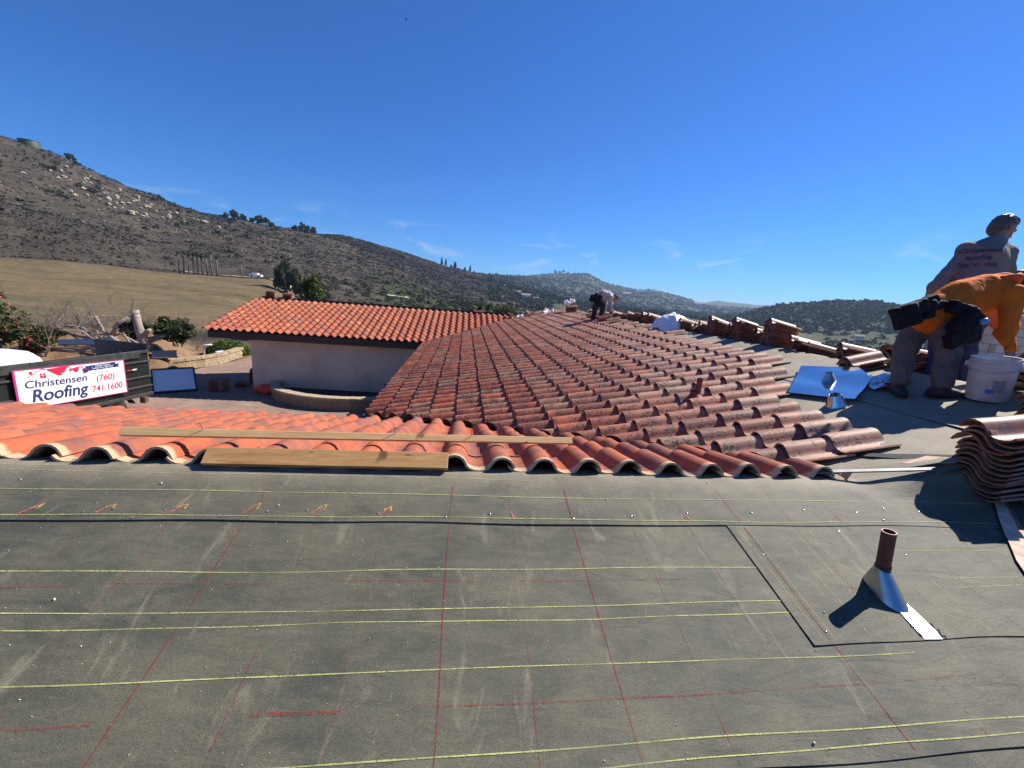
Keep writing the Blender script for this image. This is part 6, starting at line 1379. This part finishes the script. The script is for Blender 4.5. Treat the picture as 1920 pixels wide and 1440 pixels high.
# palms
def frond_mesh(seed, L_=1.0, droop=.6, n_=9, w_=.16):
    rs_ = random.Random(seed); V = []; F = []
    for i in range(n_ + 1):
        t = i / n_; x = L_ * t; z = L_ * (.35 * t - droop * t * t); ww = w_ * L_ * sin(pi * min(1, .12 + t * .92)) * (1 if i % 2 else .55)
        V += [(x, -ww, z - ww * .5), (x, 0, z), (x, ww, z - ww * .5)]
    for i in range(n_): F += [(3 * i, 3 * i + 1, 3 * i + 4, 3 * i + 3), (3 * i + 1, 3 * i + 2, 3 * i + 5, 3 * i + 4)]
    return V, F
def palm(base, h, cr_, label, group, seed, tr=.22):
    t_ = thing('palm_tree', base, label, 'palm', group); b0 = Vector(base); rs_ = random.Random(seed); lean = Vector((rs_.gauss(0, .02), rs_.gauss(0, .02), 1)) * h
    mb = MB(); mb.tube([b0 - Vector((0, 0, .3)), b0 + lean * .5 + Vector((rs_.gauss(0, .05), 0, 0)), b0 + lean], [tr * 1.2, tr, tr * .85], 7); mb.build('trunk', MT['bark'], t_, smooth=True)
    V = []; F = []
    for k in range(26):
        fv, ff = frond_mesh(k, cr_ * rs_.uniform(.8, 1.1), rs_.uniform(.3, 1.1), 6); el = rs_.uniform(-1.0, 1.1); R3 = Matrix.Rotation(rs_.uniform(0, 2 * pi), 3, 'Z') @ Matrix.Rotation(-el, 3, 'Y'); o_ = len(V); V += [b0 + lean + R3 @ Vector(p) for p in fv]; F += [tuple(i + o_ for i in q__) for q__ in ff]
    me = mesh_from('crown', V, F); c_ = np.repeat(np.random.RandomState(seed).rand(len(V) // 3 + 1), 3)[:len(V)]; vcol(me, 'leaf', np.stack([c_] * 3, 1)); me.materials.append(MT['leaf_d']); link('crown', me, None, t_); return t_
ORDW = 'first second third fourth fifth sixth seventh eighth ninth'.split()
for i, (x, y) in enumerate([(-94.2, 151.1), (-93.2, 151.6), (-92.1, 152.3), (-91.0, 153.0), (-90.0, 153.6), (-88.9, 154.2), (-87.8, 154.9), (-86.7, 155.4), (-85.5, 156.1)]):
    palm((x, y, gz1(x, y)), 6.6 + .5 * sin(i * 2.1) + .06 * i, 1.15, ORDW[i] + ' palm from the left in the row on the meadow edge', 'row of palms on the meadow edge', i)
palm((-86.7, 174.7, gz1(-86.7, 174.7)), 5.6, 1.2, 'lone palm right of the row on the meadow edge', None, 33)
for i, (x, y, h) in enumerate([(1.9, 57, 3.4), (3.3, 60, 3.9), (4.9, 59, 3.1), (2.6, 63, 3.0)]):
    palm((x, y, gz1(x, y)), h, 1.5, ['leftmost', 'tallest', 'rightmost', 'rearmost'][i] + ' shaggy palm of the clump behind the far roof valley', 'palm clump behind the far roof', 50 + i, .2)
# trees behind the far wing
tree('leafy_tree', 'green leafy tree rising behind the left of the far roof', 'tree', (-13.2, 37.8, gz1(-13.2, 37.8)), 5.7, 1.25, MT['leaf_g'], 2600, .15, 201, .14, k=18, crown_z=.66)
tree('bare_tree', 'tall leafless tree just right of the leafy one behind the far roof', 'tree', (-11.6, 38.5, gz1(-11.6, 38.5)), 4.6, 1, None, 0, 0, 205, .12, bare=True)
tree('bare_tree', 'leafless bushy tree behind the middle of the far roof', 'tree', (-9.2, 41, gz1(-9.2, 41)), 3.4, 1, None, 0, 0, 209, .10, bare=True)
tree('bare_tree', 'low leafless tree right of the far ridge stacks', 'tree', (-7.6, 42, gz1(-7.6, 42)), 3.0, 1, None, 0, 0, 213, .09, bare=True)
tree('olive_tree', 'brownish olive tree behind the far end of the main ridge', 'tree', (6.9, 66, gz1(6.9, 66)), 6.2, 3.1, MT['leaf_y'], 5200, .22, 215, .2, k=26, crown_z=.55)
tree('olive_tree', 'smaller brownish tree right of the palms', 'tree', (9.2, 68, gz1(9.2, 68)), 5.2, 2.2, MT['leaf_y'], 3000, .22, 216, .2, k=20, crown_z=.55)
tree('grey_tree', 'rounded grey green tree between the palms and the olive tree', 'tree', (5.1, 70, gz1(5.1, 70)), 5.0, 2.2, MT['leaf_d'], 2400, .22, 217, .2, k=20, crown_z=.55)
# dark trees at the end of the meadow road
tc_ = [(-58.5, 139, 7, 1.7), (-56.6, 139.5, 11, 1.9), (-55.0, 137, 8, 2.4), (-53.0, 139, 9, 2.6), (-51.2, 136, 8, 2.3), (-49.2, 138, 8, 2.4), (-47, 135, 7, 2.2), (-45, 137, 7, 2.3), (-42.5, 134, 6, 2.2)]
for i, (x, y, h, cr_) in enumerate(tc_):
    t_ = tree('dark_tree', ORDW[i] + ' tree from the left in the grove ending the meadow road', 'tree', (x, y, gz1(x, y) - .4), h, cr_, MT['leaf_d'], 900, .42, 300 + i, .25, 'grove at the end of the meadow road', 12, .52)
# trees along the skyline
ORDW2 = 'first second third fourth fifth sixth seventh eighth ninth tenth eleventh twelfth'.split()
sk = [(-27.6, 492), (-26.7, 494), (-25.9, 495), (-25.2, 496), (-24.6, 496), (-24.0, 497), (-23.2, 497), (-20.9, 498), (-20.2, 498), (-19.6, 498), (-18.9, 499), (-38.9, 497)]
for i, (a, r) in enumerate(sk):
    x, y = r * sin(radians(a)), r * cos(radians(a)); h = 7 + 3 * sin(i * 1.7) + (4 if i == 10 else 0)
    tree('ridge_tree', ('round tree beside the water tank' if i == 11 else ('biggest dark tree of the right group on the hill crest' if i == 10 else ORDW2[i] + ' round tree from the left along the left hill crest')), 'tree', (x, y, gz1(x, y) - 1), h, h * .5, MT['leaf_d'], 420, 1.1, 400 + i, .3, None if i in (10, 11) else 'round trees along the left hill crest', 10, .55)
for i in range(9):
    a = -3.4 + .36 * i + .3 * sin(5 * i) + (.7 if i > 6 else 0); r = 790; x, y = r * sin(radians(a)), r * cos(radians(a)); h = 9 + 4.5 * sin(3.1 * i + 1); t_ = thing('cypress', (x, y, gz1(x, y) - 1), ORDW[i] + ' slim cypress from the left on the low crest', 'tree', 'cypresses on the crest'); b0 = Vector((x, y, gz1(x, y)))
    MB().tube([b0, b0 + Vector((0, 0, h * .4))], .4, 5).build('trunk', MT['bark'], t_); rsn = np.random.RandomState(i); tt = rsn.rand(260); an = rsn.uniform(0, 6.28, 260); rr_ = 1.9 * (1 - tt) ** .6 * rsn.uniform(.6, 1, 260)
    leaves('crown', np.stack([b0.x + rr_ * np.cos(an), b0.y + rr_ * np.sin(an), b0.z + 1.5 + (h - 1.5) * tt], 1), 1.3, MT['leaf_d'], t_, i)
for i, (a, h) in enumerate([(11.9, 34), (12.5, 26), (13.0, 32), (13.6, 20), (15.0, 18)]):
    r = 2780; x, y = r * sin(radians(a)), r * cos(radians(a)); tree('mountain_tree', ORDW[i] + ' tree from the left on the distant mountain top', 'tree', (x, y, gz1(x, y) - 4), h, h * .28, MT['leaf_d'], 260, 5, 500 + i, 1.2, 'trees on the mountain top', 8, .7)
# water tank, houses, roads, car
TKx, TKy = -330, 376; tz = gz1(TKx, TKy)
WT = thing('water_tank', (TKx, TKy, tz), 'green round water tank on the hilltop at the left edge', 'water tank')
MB().lathe((TKx, TKy, tz - 3), [(5.8, 0), (5.8, 5.6), (5.7, 5.8)], 40).build('shell', simple('tank_green', (.045, .075, .040), .6, 0, .15, .5), WT, smooth=True)
MB().lathe((TKx, TKy, tz - 3), [(6.0, 5.7), (6.0, 5.9), (0.01, 6.4)], 40).build('roof', simple('tank_roof', (.04, .06, .035), .6), WT)
def far_house(a, r, w_, label, dz=0):
    x, y = r * sin(radians(a)), r * cos(radians(a)); z = gz1(x, y) + dz; t_ = thing('far_house', (x, y, z), label, 'house', 'houses on the hills'); R3 = Matrix.Rotation(radians(-a + 12), 3, 'Z'); h = w_ * .32
    MB().box((x, y, z + h / 2), (w_, w_ * .6, h), R3).build('wall', MT['white'], t_)
    mb = MB(); P_ = [(-.55, -.36, 0), (.55, -.36, 0), (.55, .36, 0), (-.55, .36, 0), (-.55, 0, .18), (.55, 0, .18)]; mb.add([Vector((x, y, z + h)) + R3 @ (Vector(p) * w_) for p in P_], [(0, 1, 5, 4), (2, 3, 4, 5), (0, 4, 3), (1, 2, 5), (3, 2, 1, 0)]); mb.build('roof', simple('far_roof', (.30, .22, .18), .9), t_)
    for k in (-.25, .05, .3): MB().box(Vector((x, y, z + h * .5)) + R3 @ Vector((k * w_, -.303 * w_, 0)), (w_ * .12, w_ * .02, h * .4), R3).build('window', MT['glass'], t_)
far_house(8.2, 640, 13, 'white house on the slope above the olive tree'); far_house(7.1, 690, 9, 'small white house left of the one above the olive tree'); far_house(5.0, 720, 8, 'small pale house highest on the slope above the palms'); far_house(9.6, 655, 8, 'small pale house right of the one above the olive tree')
far_house(30.4, 2500, 40, 'pale house high on the far slope above the plastic sheet'); far_house(21.5, 2300, 36, 'pale house low on the distant mountain'); far_house(46.8, 640, 9, 'pale low building in the woods above the flashing sheet'); far_house(25.2, 2600, 34, 'pale house on the right shoulder of the distant mountain')
def road(name, pts, w_, mat, lift=.25):
    V = []; n_ = 0
    for (a, b_) in zip(pts[:-1], pts[1:]):
        for i in range(10):
            t = i / 10; p = Vector((a[0] + (b_[0] - a[0]) * t, a[1] + (b_[1] - a[1]) * t)); d_ = Vector((b_[0] - a[0], b_[1] - a[1])).normalized(); nn2 = Vector((-d_.y, d_.x))
            for s_ in (-1, 1): q__ = p + nn2 * s_ * w_ / 2; V.append((q__.x, q__.y, gz1(q__.x, q__.y) + lift))
            n_ += 1
    return setp(link(name, mesh_from(name, V, [(2 * i, 2 * i + 1, 2 * i + 3, 2 * i + 2) for i in range(n_ - 1)]), mat), kind='structure')
MT['dirtroad'] = simple('pale_dirt_road', (.50, .41, .29), .95, 0, .2, .3, coord='World')
road('dirt_road', [(-98, 160), (-90, 163), (-83, 168), (-76, 170), (-68, 167), (-62, 158)], 4.2, MT['dirtroad'], .45)
road('dirt_road', [(-43, 232), (-37, 236), (-31, 238)], 3.5, MT['dirtroad'], .5)
road('dirt_road', [(150, 400), (190, 430), (235, 440), (270, 470)], 6, MT['dirtroad'], .8)
cz = gz1(-79, 169.5) + .5; CRt = thing('car', (-79, 169.5, cz), 'tiny white car on the meadow road', 'car')
MB().box((-79, 169.5, cz + .6), (4.2, 1.8, .7)).build('body', MT['white'], CRt, bevel=.15); MB().box((-79.2, 169.5, cz + 1.2), (2.2, 1.6, .55)).build('cabin', MT['white'], CRt, bevel=.15)
for sx in (-1.3, 1.3): MB().lathe((-79 + sx, 168.6, cz + .32), [(.01, -.1), (.32, -.1), (.32, .1), (.01, .1)], 12, Matrix.Rotation(pi / 2, 3, 'X')).build('wheel', MT['tyre'], CRt)
# a soaring bird
BD = MB(); BD.add([Vector((-18.0, 120, 64)) + (Vector(p) - Vector((-9, 60, 32))) for p in [(-9.0, 60, 32), (-9.35, 60.1, 32.14), (-9.2, 60.5, 32.12), (-8.65, 59.95, 32.14), (-8.7, 60.35, 32.12), (-9.0, 60.45, 31.98), (-9.0, 59.8, 31.98)]], [(0, 1, 2), (0, 4, 3), (0, 2, 5), (0, 5, 4), (0, 6, 1), (0, 3, 6)])
setp(BD.build('bird', simple('dark_bird', (.02, .02, .02), .9)), 'tiny dark bird high in the blue sky', 'bird')

# ================================================================== haze over the valley
HZ = MB(); HZ.box((0, 0, 55), (18400, 18400, 290))
m = bpy.data.materials.new('haze_air'); m.use_nodes = True; n = m.node_tree; n.nodes.clear(); oo = n.nodes.new('ShaderNodeOutputMaterial'); pv = n.nodes.new('ShaderNodeVolumePrincipled')
pv.inputs['Color'].default_value = (.52, .72, 1.0, 1); pv.inputs['Density'].default_value = 0.00011; pv.inputs['Anisotropy'].default_value = 0.2; n.links.new(pv.outputs[0], oo.inputs['Volume'])
hz = setp(HZ.build('haze', m), 'thin blue haze over the valley', kind='stuff')
